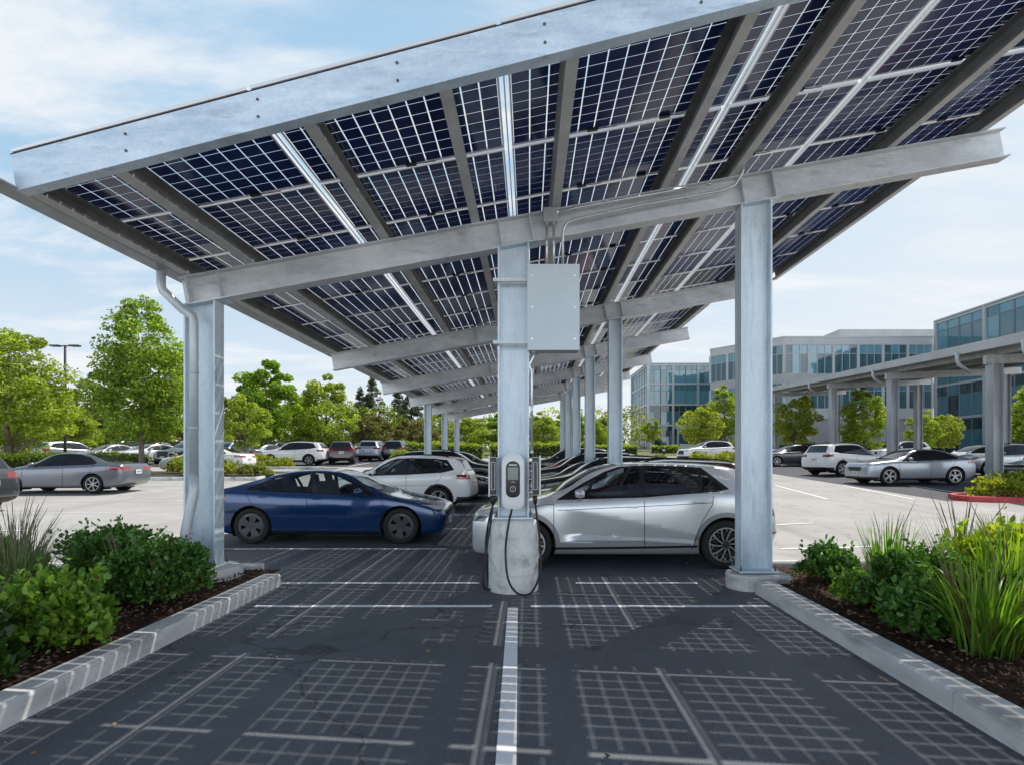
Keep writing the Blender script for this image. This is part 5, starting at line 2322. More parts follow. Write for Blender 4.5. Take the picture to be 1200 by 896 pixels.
def curtain(B, O, E, nb, floors, nx, top, base, pil=2):
    f = Facade(B, O, E)
    L = f.L
    bw = L / nb
    for (z0, z1, zs, gl) in floors:
        for i in range(nb):
            f.window(bw * i + .05, bw * (i + 1) - .05, z0 + .14, z1 - .14, nx, zs, gl, rb, depth=-.02, fr=.05, frame='frame_d')
        f.wall('floor_band', [(0, L, z1 - .135, z1 + .135)], 'frame', -.25, .10)
    for i in range(0, nb + 1, pil):
        f.wall('pilaster', [(bw * i - .16, bw * i + .16, base, top)], 'frame', -.25, .20)
    f.wall('coping', [(-.1, L + .1, top + .005, top + .18)], 'frame', -.3, .25)
    return f


G = thing('glass_building', 'tall glass office building with pale pilasters at the far right', 'building')
zz = [2.0, 6.2, 10.2, 14.2, 18.05]
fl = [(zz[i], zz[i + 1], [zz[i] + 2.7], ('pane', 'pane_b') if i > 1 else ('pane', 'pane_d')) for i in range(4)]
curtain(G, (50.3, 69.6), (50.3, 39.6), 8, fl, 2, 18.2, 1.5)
m = MB()
m.box(50.75, 75, 39.7, 69.5, 1, 17.9)
m.build('roof', [M['roof_grey']], G)
G2 = thing('glass_building', 'distant blue glass pavilion with entrance doors left of the pale office block', 'building')
zz = [2.6, 6.6, 9.9, 13.2, 16.2]
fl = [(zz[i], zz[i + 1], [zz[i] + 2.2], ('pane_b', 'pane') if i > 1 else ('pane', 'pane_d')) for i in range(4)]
f = curtain(G2, (19.0, 90), (35.0, 90), 8, fl, 2, 16.35, 2.0, 2)
curtain(G2, (19.0, 104), (19.0, 90), 5, fl, 2, 16.35, 2.0, 5)
m = MB()
m.box(19.4, 35.0, 90.4, 104, 1, 16.0)
m.build('roof', [M['roof_grey']], G2)
m = MB()
f.block(m, 4.2, 8.2, .25, 1.6, 6.0, 6.35)
f.block(m, 4.3, 4.55, 1.2, 1.5, 2.4, 5.99)
f.block(m, 7.85, 8.1, 1.2, 1.5, 2.4, 5.99)
m.build('entrance_porch', [M['wall_pale']], G2)

# ------------------------------------------------------------------ the second carport on the right
M['column_grey'] = noisy('grey_column', (.30, .32, .34), (.42, .44, .46), 2, rough=.5, metal=.1, stretch=(1, 1, .3))
M['edge_grey'] = noisy('grey_roof_edge', (.24, .245, .25), (.30, .305, .31), 1, rough=.6)
cp = thing('grey_carport', 'long grey carport with a deep sloping roof edge in front of the offices', 'carport')
ud = Vector((.1667, 1, .064))
O2 = Vector((17.25, 21.5, 5.02))


def c2(Y, off=0.0, z=0.0):
    t = Y - 21.5
    return Vector((O2.x + ud.x * t + off, O2.y + t - off * .1667, O2.z + ud.z * t + z))


def c2bar(m, ya, yb, o0, o1, z0, z1, z0b=None, z1b=None, mi=0):
    z0b = z0 if z0b is None else z0b
    z1b = z1 if z1b is None else z1b
    m.hexa([c2(ya, o0, z0), c2(ya, o1, z0b), c2(yb, o1, z0b), c2(yb, o0, z0), c2(ya, o0, z1), c2(ya, o1, z1b), c2(yb, o1, z1b), c2(yb, o0, z1)], mi)


m = MB()
c2bar(m, 12, 54.5, -.05, .10, .70, 1.05)
m.build('roof_edge', [M['wall_pale']], cp)
m = MB()
c2bar(m, 12, 54.5, .101, 6.5, .70, .98, .88, 1.16)
m.build('roof', [M['edge_grey']], cp)
for o_ in (.5, 2.2, 3.9, 5.6):
    m = MB()
    c2bar(m, 12, 54.5, o_, o_ + .16, .50 + .028 * o_, .697 + .028 * o_)
    m.build('purlin', [M['steel_dark']], cp)
for Yc in (13.5, 21.5, 29.6, 38, 52):
    for off, w in ((.45, .38), (5.6, .34)):
        p = c2(Yc, off)
        z0 = elev(p.x, p.y) - .05
        zt = p.z + (.16 if off < 1 else .28)
        m = MB()
        for s in (-1, 1):
            m.box(p.x + s * (w / 2 - .012) - .012, p.x + s * (w / 2 - .012) + .012, p.y - .2, p.y + .2, z0, zt)
        m.box(p.x - w / 2 + .0245, p.x + w / 2 - .0245, p.y - .06, p.y - .04, z0, zt)
        m.box(p.x - w * .62, p.x + w * .62, p.y - .3, p.y + .3, z0, z0 + .12)
        m.build('column', [M['column_grey']], cp)
    m = MB()
    a, b = c2(Yc, .12, .33), c2(Yc, 6.3, .48)
    m.bar(a, b, .2, .33)
    m.build('beam', [M['steel_pale']], cp)
for Yd in (19.0, 22.8, 30.5, 41):
    m = MB()
    a = c2(Yd, -.12, .75)
    m.tube([a, a + Vector((0, 0, -.30)), a + Vector((.12, .05, -.46)), a + Vector((.6, .10, -.75))], .075, 8)
    m.build('downspout', [M['pipe']], cp, smooth=True)

# traffic islands with kerbs
kerb_run('kerb', [(-26, 25.6), (-12.4, 25.6)], w=.18, side=1)
kerb_run('kerb', [(-12.4, 25.6), (-12.0, 30.6)], w=.18, side=1)
kerb_run('kerb', [(-20, 34.4), (-12.5, 34.4)], w=.18, side=1)
isl = [(26, 17.1), (14.1, 17.1), (13.55, 17.35), (13.4, 17.8), (13.6, 18.3), (14.1, 18.55), (16.7, 18.7)]
kerb_run('red_kerb', isl, w=.17, h=.17, m='red_kerb', side=-1, joint=40)
for nm, poly in (('planting_bed', [(p[0] + .08, p[1] + .04) for p in isl[::-1]] + [(16.75, 23.2)][:0] + [(26, 18.7)][:0]), ('planting_bed', None)):
    if poly is None:
        poly = [(16.7, 18.8), (26, 17.3), (26, 22.6), (16.7, 22.6)]
        poly = [(-26, 25.8), (-12.6, 25.8), (-12.2, 30.4), (-26, 30.4)]
    m = MB()
    pts = [(x, y, elev(x, y) + .12) for (x, y) in poly]
    m.poly(pts)
    o = m.build(nm, [M['soil']])
    o['kind'] = 'structure'
# ------------------------------------------------------------------ trees
G1 = [(0.175, 0.275, 0.035), (0.250, 0.350, 0.050), (0.112, 0.200, 0.025), (0.338, 0.425, 0.069)]
G2c = [(0.242, 0.319, 0.044), (0.308, 0.385, 0.061), (0.176, 0.253, 0.033), (0.363, 0.418, 0.088)]
GOL = [(0.180, 0.228, 0.060), (0.240, 0.264, 0.096), (0.132, 0.168, 0.048), (0.288, 0.264, 0.120)]
GDK = [(.07, .105, .06), (.10, .13, .08), (.055, .08, .05)]  # dark pine and hedge greens, paled to carry distance haze
GYE = [(.24, .30, .03), (.32, .36, .05), (.17, .24, .03), (.38, .38, .08)]
GBR = [(.15, .14, .06), (.20, .17, .08), (.10, .11, .045)]


def place(t, X, Y, label, group=None):
    t.location = (X, Y, elev(X, Y))
    tag(t, label, None, group)
    t['category'] = 'tree'
    return t


def tcopy(src, X, Y, rz, s, label, group=None):
    return dup(src, (X, Y, elev(X, Y)), rz, label, group, (s[0], s[0], s[1]) if isinstance(s, tuple) else (s, s, s))


TB = 'trees bordering the car park'
t_hero = place(make_tree('broadleaf_tree', 8.7, 2.75, 1.9, 'ovate', 24000, .145, G1, 3, .14, ncl=170), -18.9, 27.5, 'full green maple on a bare grey trunk beside the tall lamp post', TB)
t_left = place(make_tree('broadleaf_tree', 7.9, 3.4, 1.3, 'round', 22000, .175, G2c, 8, .2, ncl=110), -29.6, 32, 'tall loose bright green tree at the left edge of the photo', TB)
t_mid = place(make_tree('broadleaf_tree', 8.0, 2.6, 2.0, 'round', 16000, .20, [(.19, .31, .035), (.25, .36, .05), (.14, .24, .03)], 13, .17, ncl=70), -21.4, 46, 'tall rounded vivid green tree above the white estate cars, right of the left column', TB)
t_small = place(make_tree('broadleaf_tree', 4.4, 1.65, 1.5, 'round', 8000, .125, G2c, 17, .08, ncl=50), -16.9, 33.5, 'small pale green tree just right of the left canopy column', TB)
t_lime = place(make_tree('broadleaf_tree', 7.6, 3.4, 1.0, 'ovate', 15000, .20, G2c, 23, .16, ncl=70), -18.4, 51, 'broad lime green tree with a pointed top left of the dark pines', TB)
t_olive = place(make_tree('broadleaf_tree', 7.3, 3.8, .6, 'round', 12000, .23, GOL, 29, .2, ncl=60), -41, 53, 'dusty olive tree behind the lamp post', TB)
t_pine = place(make_tree('conifer_tree', 10.2, 3.6, .8, 'cone', 12000, .36, GDK, 31, .2, ncl=150, tilt=.5, aspect=.22), -21.2, 76, 'dark pointed pine, tallest of the pines left of the canopy', TB)
t_bush = place(make_tree('broadleaf_tree', 4.4, 3.0, .3, 'round', 5000, .26, GBR, 37, .14, ncl=50), -17.0, 60, 'rounded brownish olive tree in front of the pines', TB)
t_yel = place(make_tree('broadleaf_tree', 4.7, 2.25, 1.2, 'round', 11000, .15, GYE, 41, .09, ncl=60), 15.8, 52, 'yellow green tree in front of the glass pavilion entrance', 'trees in front of the offices')
t_right = place(make_tree('broadleaf_tree', 6.0, 2.2, 1.2, 'ovate', 13000, .155, G2c, 43, .1, ncl=70), 27.3, 46, 'round green tree in front of the offices behind the white and silver cars', 'trees in front of the offices')

TO = 'trees in front of the offices'
tcopy(t_olive, -35.5, 55, 1.2, .95, 'dusty olive tree behind the full green maple, on its left', TB)
tcopy(t_olive, -29.5, 57, 2.2, (.9, .85), 'olive tree half hidden behind the full green maple, on its right', TB)
tcopy(t_left, -47, 50, 2.0, .9, 'bright green tree behind the row of cars at the far left edge', TB)
tcopy(t_lime, -36, 44, 2.9, (.75, .62), 'low lime tree between the left edge tree and the lamp post', TB)
tcopy(t_mid, -25.5, 55, 1.0, (.95, .82), 'green tree peeping out between the left column and the vivid rounded tree', TB)
tcopy(t_lime, -24.5, 60, 1.7, (.8, .8), 'paler lime tree behind the vivid rounded tree', TB)
tcopy(t_pine, -24.0, 80, 1.0, (.8, .88), 'shorter dark pine, leftmost of the pines left of the canopy', TB)
tcopy(t_pine, -18.0, 78, 2.0, (.9, .9), 'dark pine third from the left in the group of pines', TB)
tcopy(t_pine, -15.4, 74, 3.0, (1.1, .82), 'dark pine just left of the canopy beam ends', TB)
tcopy(t_pine, -12.6, 80, 4.0, (1.2, .8), 'dark pine partly hidden by the canopy beam ends', TB)
tcopy(t_bush, -13.0, 62, 1.3, (.9, .9), 'brownish olive tree right of the rounded one below the pines', TB)
tcopy(t_bush, -10.3, 58, 2.3, (.62, .62), 'smallest brownish bush tree beside the far thin column', TB)
tcopy(t_lime, -6.6, 64, .5, (.9, .62), 'bright green tree seen between the two far thin columns', TB)
tcopy(t_mid, -3.0, 66, 2.5, (1.0, .62), 'green tree seen under the canopy left of the charger', TB)
tcopy(t_lime, 1.6, 66, 1.5, (.8, .66), 'bright green tree seen under the canopy right of the charger', TB)
tcopy(t_mid, 5.0, 70, 3.1, (.9, .66), 'green tree between the far right-hand canopy columns', TB)
tcopy(t_lime, 8.4, 74, 1.1, (.75, .6), 'lime tree left of the first near right-hand column under the canopy', TB)
tcopy(t_olive, 12.0, 92, 1.1, (.6, .7), 'hazy olive tree left of the glass pavilion', TB)
tcopy(t_right, 20.8, 60, .6, (1.15, 1.22), 'larger green tree before the angled wing of the pale office block', TO)
tcopy(t_small, 16.4, 75, 1.6, (.95, .98), 'small round street tree left of the pavilion entrance', TO)
tcopy(t_yel, 23.6, 50, 1.0, (.95, 1.2), 'yellow green tree beside the farthest grey carport column', TO)
tcopy(t_yel, 36.8, 50, 2.2, (.75, .85), 'small yellow tree in front of the tall glass building', TO)
tcopy(t_right, 33.0, 37, 1.8, (.95, .88), 'green tree at the right edge in front of the tall glass building', TO)
tcopy(t_small, 31.5, 45, 3.0, (.9, .9), 'slim small tree between two carport columns', TO)

def tree_belt(name, label, x0, x1, Y, h, n_, size, pal, seed):
    """a far-off wood that reads as one mass: lumpy crowns through a long band"""
    rng = np.random.default_rng(seed)
    nl = int((x1 - x0) / 1.1)
    Cs, Ks = [], []
    for i in range(nl):
        cx = x0 + (x1 - x0) * (i + rng.uniform(-.6, .6)) / nl
        hh = h * rng.uniform(.55, 1.15)
        r = rng.uniform(1.3, 2.6)
        per = n_ // nl
        d = rand_dirs(per, rng)
        q = rng.uniform(.55, 1, (per, 1)) ** .5
        yy = Y + rng.uniform(-2, 2)
        C = np.array([cx, yy, elev(cx, yy) + hh * .5]) + d * q * np.array([r, r * .8, hh * .52])
        Cs.append(C)
        Ks.append(palette([pal[rng.integers(0, len(pal))]], per, rng, .3) * (.6 + .4 * q))
    C, K = np.concatenate(Cs), np.concatenate(Ks)
    o_ = link(name, leaf_mesh(name, leaf_arrays(C, rng.normal(size=C.shape), size, .75, rng), np.clip(K, 0, 1), M['leaf_far']), None)
    tag(o_, label, 'trees', kind='stuff')


tree_belt('tree_belt', 'continuous band of yellow green trees and bushes beyond the far parking lot', -78, -6, 70, 5.2, 30000, .34, G2c + GOL + GYE[:2], 201)
tree_belt('tree_belt', 'distant band of green trees seen under the far end of the canopy', -6, 16, 84, 6.0, 10000, .36, G2c + GOL, 202)
# ------------------------------------------------------------------ hedges and low planting
make_hedge('hedge', 'clipped yellow green hedge behind the grey saloon', 'hedge', (-30, 28.6, elev(-29, 28.6) + .1), (-19.6, 28.6, elev(-29, 28.6) + .1), 1.6, 1.05, 9000, .11, [(.13, .19, .03), (.18, .24, .045), (.09, .14, .025)], 3)
HB = 'low shrubs on the traffic islands'
for i, (X, Y, rx, rz, pal, lab) in enumerate([
        (-17.6, 28.9, 1.0, 1.0, GYE, 'yellow green shrub right of the maple trunk'),
        (-16.0, 27.4, 1.1, .85, G2c, 'low green shrub on the island below the maple'),
        (-14.6, 26.9, 1.0, .75, GYE, 'yellowish tussocky shrub near the island kerb'),
        (-13.2, 27.2, .9, .6, GOL, 'dry olive shrub at the end of the maple island'),
        (-16.9, 35.3, 1.1, .75, GYE, 'bright yellow shrub below the small pale tree'),
        (-15.3, 35.2, .9, .6, GYE, 'yellow shrub left of the white estate car'),
        (-9.6, 42.5, 1.0, .9, G2c, 'round green shrub right of the far dark car'),
        (-8.4, 47.5, 1.6, .9, GOL, 'olive shrub before the far hedge'),
        (10.9, 36, 1.15, .95, GYE, 'yellow shrub left of the right column above the silver car roof'),
        (12.7, 36, 1.2, .95, GYE, 'yellow shrub hidden partly by the right column'),
        (9.2, 40, .9, .6, GOL, 'small olive shrub beside the bollard'),
        (14.9, 17.9, 1.0, .62, GYE, 'yellow green shrub at the tip of the red kerbed island'),
        (16.9, 19.3, 1.3, .72, G1, 'dark green shrub on the red kerbed island beside the column'),
        (19.2, 19.6, 1.5, .7, G1, 'spreading green shrub at the right edge on the red kerbed island')]):
    make_shrub('shrub', lab, 'shrub', (X, Y, elev(X, Y) + .08), rx, rx * .9, rz, 1500, .12, pal, 60 + i, HB, lmat='leaf_far', shoots=6)
for i, (xa, xb, Y, h, lab) in enumerate([(-14, -4.5, 56, 1.5, 'long green hedge at the end of the lot left of the charger'), (-4, 6, 58, 1.5, 'green hedge at the end of the lot seen through the canopy columns'),
                                        (-26, -15, 58, 1.3, 'green hedge below the lime tree'), (6.5, 11.5, 60, 1.1, 'short green hedge on the lawn left of the glass pavilion'),
                                        (14.4, 17.4, 66, .9, 'low clipped hedge on the lawn before the glass pavilion'), (-60, -28, 60, 1.7, 'dark hedge behind the far row of cars on the left'), (20, 46, 62, 1.3, 'dark green hedge along the foot of the pale office block')]):
    make_hedge('hedge', lab, 'hedge', (xa, Y, elev(xa, Y)), (xb, Y, elev(xb, Y)), 2.0, h, int(420 * (xb - xa)), .17, G2c if i not in (5, 6) else GDK, 80 + i)

# ------------------------------------------------------------------ near planting
PIT = [(0.076, 0.178, 0.034), (0.111, 0.246, 0.048), (0.051, 0.128, 0.025), (0.153, 0.306, 0.068)]
LGT = [(0.154, 0.294, 0.035), (0.224, 0.378, 0.042), (0.105, 0.224, 0.028), (0.308, 0.462, 0.063)]
BL_G = [(0.119, 0.175, 0.084), (0.168, 0.217, 0.119), (0.084, 0.140, 0.063), (0.224, 0.252, 0.154)]
BL_B = [(0.135, 0.300, 0.027), (0.195, 0.390, 0.038), (0.098, 0.225, 0.022), (0.270, 0.480, 0.060)]
BL_Y = [(.26, .36, .02), (.34, .42, .035), (.20, .30, .02)]
NP = 'shrubs in the near planting beds'
gz = .16
make_shrub('shrub', 'dark green rounded shrub beside the left canopy column', 'shrub', (-3.98, 6.05, gz), .60, .55, .62, 10000, .05, PIT, 101, NP)
make_shrub('shrub', 'dark green shrub between the tall grass and the column shrub', 'shrub', (-5.05, 6.75, gz), .72, .6, .66, 10000, .05, PIT, 102, NP)
make_shrub('shrub', 'light green leafy shrub close to the left kerb', 'shrub', (-3.98, 4.65, gz), .58, .52, .55, 6500, .060, LGT, 103, NP, aspect=.66)
make_shrub('shrub', 'dark leafy shrub at the bottom left corner of the photo', 'shrub', (-3.86, 3.75, gz), .38, .42, .46, 2800, .08, [(.04, .10, .02), (.06, .13, .025), (.03, .075, .015)], 104, NP, aspect=.66)
make_shrub('shrub', 'low dark shrub filling the gap behind the light green one', 'shrub', (-4.85, 5.35, gz), .62, .55, .46, 4200, .066, PIT, 105, NP)
make_shrub('shrub', 'dark shrub at the left edge behind the grass', 'shrub', (-6.3, 6.6, gz), .7, .6, .5, 3500, .07, PIT, 106, NP)
GR = 'grass clumps in the near planting beds'
make_grass('grass_clump', 'grey green arching grass with seed heads at the left edge', 'grass clump', (-4.80, 5.25, gz), .82, .5, 420, .010, BL_G, 111, GR, arch=.95, seeds=16)
make_grass('grass_clump', 'grey green grass clump behind the leftmost one', 'grass clump', (-5.75, 6.3, gz), .86, .5, 380, .011, BL_G, 112, GR, arch=.9, seeds=14)
make_grass('grass_clump', 'short grey green grass at the bottom left corner', 'grass clump', (-4.15, 4.25, gz), .5, .35, 240, .009, BL_G, 113, GR, arch=1.0, seeds=4)
make_shrub('shrub', 'small dark shrub beside the right canopy column', 'shrub', (3.72, 6.95, gz), .42, .42, .42, 3200, .06, PIT, 121, NP)
make_shrub('shrub', 'dark green leafy shrub in the middle of the right bed', 'shrub', (3.85, 5.45, gz), .60, .55, .62, 8000, .052, PIT, 122, NP)
make_shrub('shrub', 'dark green shrub near the kerb under the strap leaves', 'shrub', (3.42, 4.95, gz), .34, .36, .40, 2400, .066, PIT, 123, NP)
make_shrub('shrub', 'sunlit yellow green shrub behind the tall strap leaves', 'shrub', (4.75, 5.55, gz), .72, .6, .84, 6500, .075, [(.22, .30, .025), (.29, .36, .035), (.16, .24, .02)], 124, NP, lmat='leaf')
make_shrub('shrub', 'yellow green shrub at the right edge of the right bed', 'shrub', (6.3, 6.6, gz), .8, .7, .72, 4200, .08, [(.22, .30, .025), (.29, .36, .035), (.16, .24, .02)], 125, NP, lmat='leaf')
make_shrub('shrub', 'dark shrub under the foremost strap leaves', 'shrub', (4.35, 4.7, gz), .55, .5, .5, 3600, .07, PIT, 126, NP)
make_grass('strap_leaf_plant', 'dark green strap leaf plant behind the small dark shrub in the right bed', 'strap leaf plant', (4.05, 6.35, gz), .80, .5, 170, .017, BL_B, 131, GR, arch=.55, stiff=1.3, seeds=6)
make_grass('strap_leaf_plant', 'big bright green strap leaf plant close to the right kerb', 'strap leaf plant', (3.62, 4.45, gz), .76, .55, 260, .021, BL_B + [(.20, .26, .06)], 132, GR, arch=1.2, stiff=1.1, dry=.10, seeds=5)
make_grass('strap_leaf_plant', 'tall bright strap leaf plant lit from behind in the right bed', 'strap leaf plant', (4.35, 5.1, gz), .88, .6, 300, .022, BL_B + BL_Y, 133, GR, arch=.85, stiff=1.2, seeds=6)
make_grass('strap_leaf_plant', 'strap leaf plant at the right edge of the photo', 'strap leaf plant', (4.0, 3.75, gz), .72, .45, 230, .022, BL_B, 134, GR, arch=.7, stiff=1.2)
make_grass('strap_leaf_plant', 'yellow strap leaf plant deep in the right bed', 'strap leaf plant', (5.3, 6.2, gz), .85, .55, 260, .024, BL_Y + BL_B, 135, GR, arch=.8, stiff=1.2)

make_shrub('shrub', 'low leafy shrub in the gap between the small dark shrub and the strap leaves', 'shrub', (3.50, 5.95, gz), .34, .34, .30, 2600, .055, LGT, 127, NP)
make_grass('grass_clump', 'thin dark grass rising behind the middle of the right bed', 'grass clump', (4.6, 6.0, gz), .85, .5, 240, .010, BL_G, 136, GR, arch=.6, seeds=14)
make_grass('grass_clump', 'loose grass tuft between the two dark shrubs on the left', 'grass clump', (-4.55, 6.3, gz), .62, .35, 160, .008, BL_G, 137, GR, arch=.9, seeds=8)
# dry leaves and grit on the asphalt, thickest along the kerbs
def litter():
    rng = np.random.default_rng(77)
    n_ = 520
    side_ = rng.integers(0, 3, n_)
    x = np.where(side_ == 0, -3.22 + rng.exponential(.16, n_), np.where(side_ == 1, 2.78 - rng.exponential(.16, n_), rng.uniform(-3.2, 2.7, n_)))
    y = rng.uniform(2.2, 9.5, n_)
    big = rng.uniform(0, 1, n_) < .16
    C = np.stack([np.clip(x, -3.2, 2.75), y, np.full(n_, .016)], 1)
    D = rng.normal(size=(n_, 3)) * np.array([1, 1, .12])
    V = leaf_arrays(C, D, 1.0, .6, rng).reshape(n_, 4, 3)
    s_ = np.where(big, .035, .011)[:, None, None]
    V = C[:, None, :] + (V - C[:, None, :]) * s_
    K = np.where(big[:, None], palette([(.20, .13, .06), (.12, .075, .04), (.26, .20, .09)], n_, rng), palette([(.22, .21, .19), (.10, .09, .08), (.35, .34, .31)], n_, rng))
    o_ = link('leaf_litter', leaf_mesh('leaf_litter', V.reshape(-1, 3), K, M['chip']), None)
    tag(o_, 'scattered dry leaves and grit on the dark asphalt bays', 'leaf litter', kind='stuff')


litter()
# ------------------------------------------------------------------ cars
def put(root, X, Y, rz, label, group=None, z=None):
    root.location = (X, Y, elev(X, Y) + .003 if z is None else z)
    root.rotation_euler = (0, 0, rz)
    tag(root, label, 'car', group)
    return root


UC = 'cars parked under the solar canopy'
LL = 'cars in the open lot on the left'
RL = 'cars parked by the grey carport'
hero = put(make_car(SP['crossover'], PAINT['silver_hero'], True), 1.45, 9.36, 0, 'pale silver electric crossover parked side-on behind the charger', UC)
blue = put(make_car(SP['ev_saloon'], PAINT['blue'], True), -3.98, 11.74, PI, 'deep blue electric saloon parked side-on left of the charger', UC)
suv = put(make_car(SP['suv'], PAINT['white'], True), -3.87, 17.4, R(-4), 'white sport utility car with a black roof rail behind the blue saloon', UC)
sal = put(make_car(SP['saloon'], PAINT['grey'], False), -16.45, 20.3, R(3), 'grey saloon with its tail lights towards us on the open lot at left', LL)
fst = put(make_car(SP['fastback'], PAINT['silver_blue'], False), 15.98, 23.75, R(2), 'silver fastback parked nose left behind the tip of the red kerbed island', RL)
suv2 = put(make_car(SP['suv'], PAINT['maroon'], False), 2.45, 11.62, 0, 'dark maroon car directly behind the silver crossover', UC)


def more(src, X, Y, rz, pnt, label, group):
    return car_copy(src, (X, Y, elev(X, Y) + .003), rz, PAINT[pnt], label, group)


for (src, X, Y, rz, p, lab) in [
        (sal, 2.0, 14.25, 0, 'navy', 'navy saloon second behind the silver crossover'),
        (suv2, 2.2, 16.4, 0, 'black', 'black sport utility car third behind the silver crossover'),
        (sal, 2.0, 19.0, 0, 'grey_dark', 'dark grey saloon fourth behind the silver crossover'),
        (suv2, 2.1, 20.95, 0, 'black', 'black car fifth behind the silver crossover'),
        (sal, 2.0, 23.9, 0, 'red', 'red saloon near the far end of the right canopy row'),
        (suv2, 2.0, 28.4, 0, 'grey_dark', 'last dark car of the right canopy row'),
        (sal, -3.55, 20.15, PI, 'black', 'black saloon right behind the white sport utility car'),
        (suv2, -3.35, 23.9, PI, 'black', 'black sport utility car two places behind the white one'),
        (sal, -3.4, 28.9, PI, 'grey_dark', 'dark saloon at the far end of the left canopy row')]:
    more(src, X, Y, rz, p, lab, UC)
for (src, X, Y, rz, p, lab) in [
        (suv2, -16.15, 14.6, R(2), 'grey_dark', 'dark grey car cut off by the left edge of the photo'),
        (sal, -17.75, 31.2, 0, 'white', 'white saloon seen behind the left canopy column'),
        (suv2, -16.2, 39, 0, 'white', 'white sport utility car side-on in the far left lot'),
        (suv2, -13.6, 41.2, R(-75), 'maroon', 'dark maroon car just right of the white sport utility car in the far lot'),
        (suv2, -12.6, 46.0, R(-90), 'silver_blue', 'silver sport utility car seen from behind at the end of the far lot'),
        (suv2, -10.9, 47.0, R(-90), 'black', 'black sport utility car seen from behind, last of the far lot')]:
    more(src, X, Y, rz, p, lab, LL)
ROWA = [('sal', 'grey_dark', 'dark saloon at the far left end of the far lot'), ('suv', 'black', 'black sport utility car right of the dark saloon at the far left'), ('suv', 'silver', 'silver sport utility car left of the lamp post'),
        ('sal', 'white', 'white saloon just right of the lamp post'), ('fst', 'white', 'white fastback left of the maple trunk'), ('suv', 'navy', 'navy sport utility car beside the maple trunk'),
        ('suv', 'blue_pale', 'blue car between the maple and the left canopy column'), ('sal', 'silver', 'silver saloon hidden partly by the left canopy column')]
for i, (k, p, lab) in enumerate(ROWA):
    s = {'sal': sal, 'suv': suv2, 'fst': fst}[k]
    X = -38.5 + 2.85 * i
    more(s, X, 40.2 + random.uniform(-.2, .2), R(random.choice([90, 90, -90]) + random.uniform(-22, -12)), p, lab, LL)
PB = ['white', 'silver', 'grey', 'white', 'black', 'silver_blue', 'white', 'grey_dark', 'silver', 'white', 'maroon', 'silver', 'white', 'grey']
ORD = ['first', 'second', 'third', 'fourth', 'fifth', 'sixth', 'seventh', 'eighth', 'ninth', 'tenth', 'eleventh', 'twelfth', 'thirteenth', 'fourteenth']
NM = {'white': 'white', 'silver': 'silver', 'grey': 'mid grey', 'black': 'black', 'silver_blue': 'blue silver', 'grey_dark': 'dark grey', 'maroon': 'maroon'}
for i, p in enumerate(PB):
    s = (sal, suv2, fst, suv2)[i % 4]
    X = -50 + 2.75 * i
    more(s, X + random.uniform(-.25, .25), 50.2 + random.uniform(-.4, .4), R(random.choice([90, -90]) + random.uniform(-14, -4)), p, '%s car, %s from the left in the rearmost row of the far left lot' % (NM[p], ORD[i]), LL)
for (src, X, Y, rz, p, lab) in [
        (suv2, 16.45, 29.2, PI + R(20), 'white', 'white sport utility car with its tail towards us behind the silver fastback'),
        (sal, 17.7, 38.0, R(3), 'grey_dark', 'dark grey saloon next to the right canopy column, nose left'),
        (suv2, 28.2, 43.0, R(8), 'white', 'white sport utility car under the grey carport behind the nearer white one'),
        (sal, 28.6, 36.0, R(8), 'white', 'white saloon behind the silver fastback, under the grey carport'),
        (suv2, 23.9, 28.8, R(6), 'silver', 'silver sport utility car behind the black saloon at the right edge'),
        (sal, 23.3, 24.7, R(6), 'black', 'black saloon at the right edge behind the nearest carport column'),
        (sal, 23.5, 47.5, R(8), 'grey', 'grey saloon far back under the grey carport'),
        (suv2, 14.3, 45.5, R(12), 'white', 'white van-like car beyond the yellow shrubs'),
        (sal, 18.2, 46.5, R(12), 'silver', 'silver saloon beyond the yellow shrubs, hidden partly by the right column')]:
    more(src, X, Y, rz, p, lab, RL)

# ------------------------------------------------------------------ lamp post, sign, bollards
lp = thing('lamp_post', 'tall dark lamp post with two flat arms on the left', 'lamp post', (-31.3, 38, elev(-31.3, 38)))
M['lamp_bronze'] = mat('dark_bronze_paint', (.035, .03, .028), .5)
m = MB()
m.tube([(0, 0, 0), (0, 0, 8.1)], [.10, .07], 10)
m.build('pole', [M['lamp_bronze']], lp, smooth=True)
m = MB()
m.lathe([(.28, 0), (.28, .55), (.24, .6), (0, .6)], 20, 0, 'z')
m.build('base', [M['concrete']], lp, auto=True)
for s in (-1, 1):
    m = MB()
    m.box(min(s * .05, s * .35), max(s * .05, s * .35), -.04, .04, 8.02, 8.09)
    m.build('arm', [M['lamp_bronze']], lp)
    m = MB()
    m.box(min(s * .34, s * .98), max(s * .34, s * .98), -.17, .17, 8.02, 8.12)
    h = m.build('lamp_head', [M['lamp_bronze']], lp, bevel=.02)
    m = MB()
    m.box(min(s * .42, s * .9), max(s * .42, s * .9), -.13, .13, 8.005, 8.019)
    m.build('lens', [M['screen']], h)
sg = thing('monument_sign', 'plain pale monument sign block on the lawn before the glass pavilion', 'sign', (16.3, 58, elev(16.3, 58)))
m = MB()
m.box(-.75, .75, -.15, .15, .12, 1.2)
m.build('sign_panel', [M['wall_pale']], sg, bevel=.01)
m = MB()
m.box(-.85, .85, -.22, .22, -.1, .119)
m.build('base', [M['concrete']], sg)
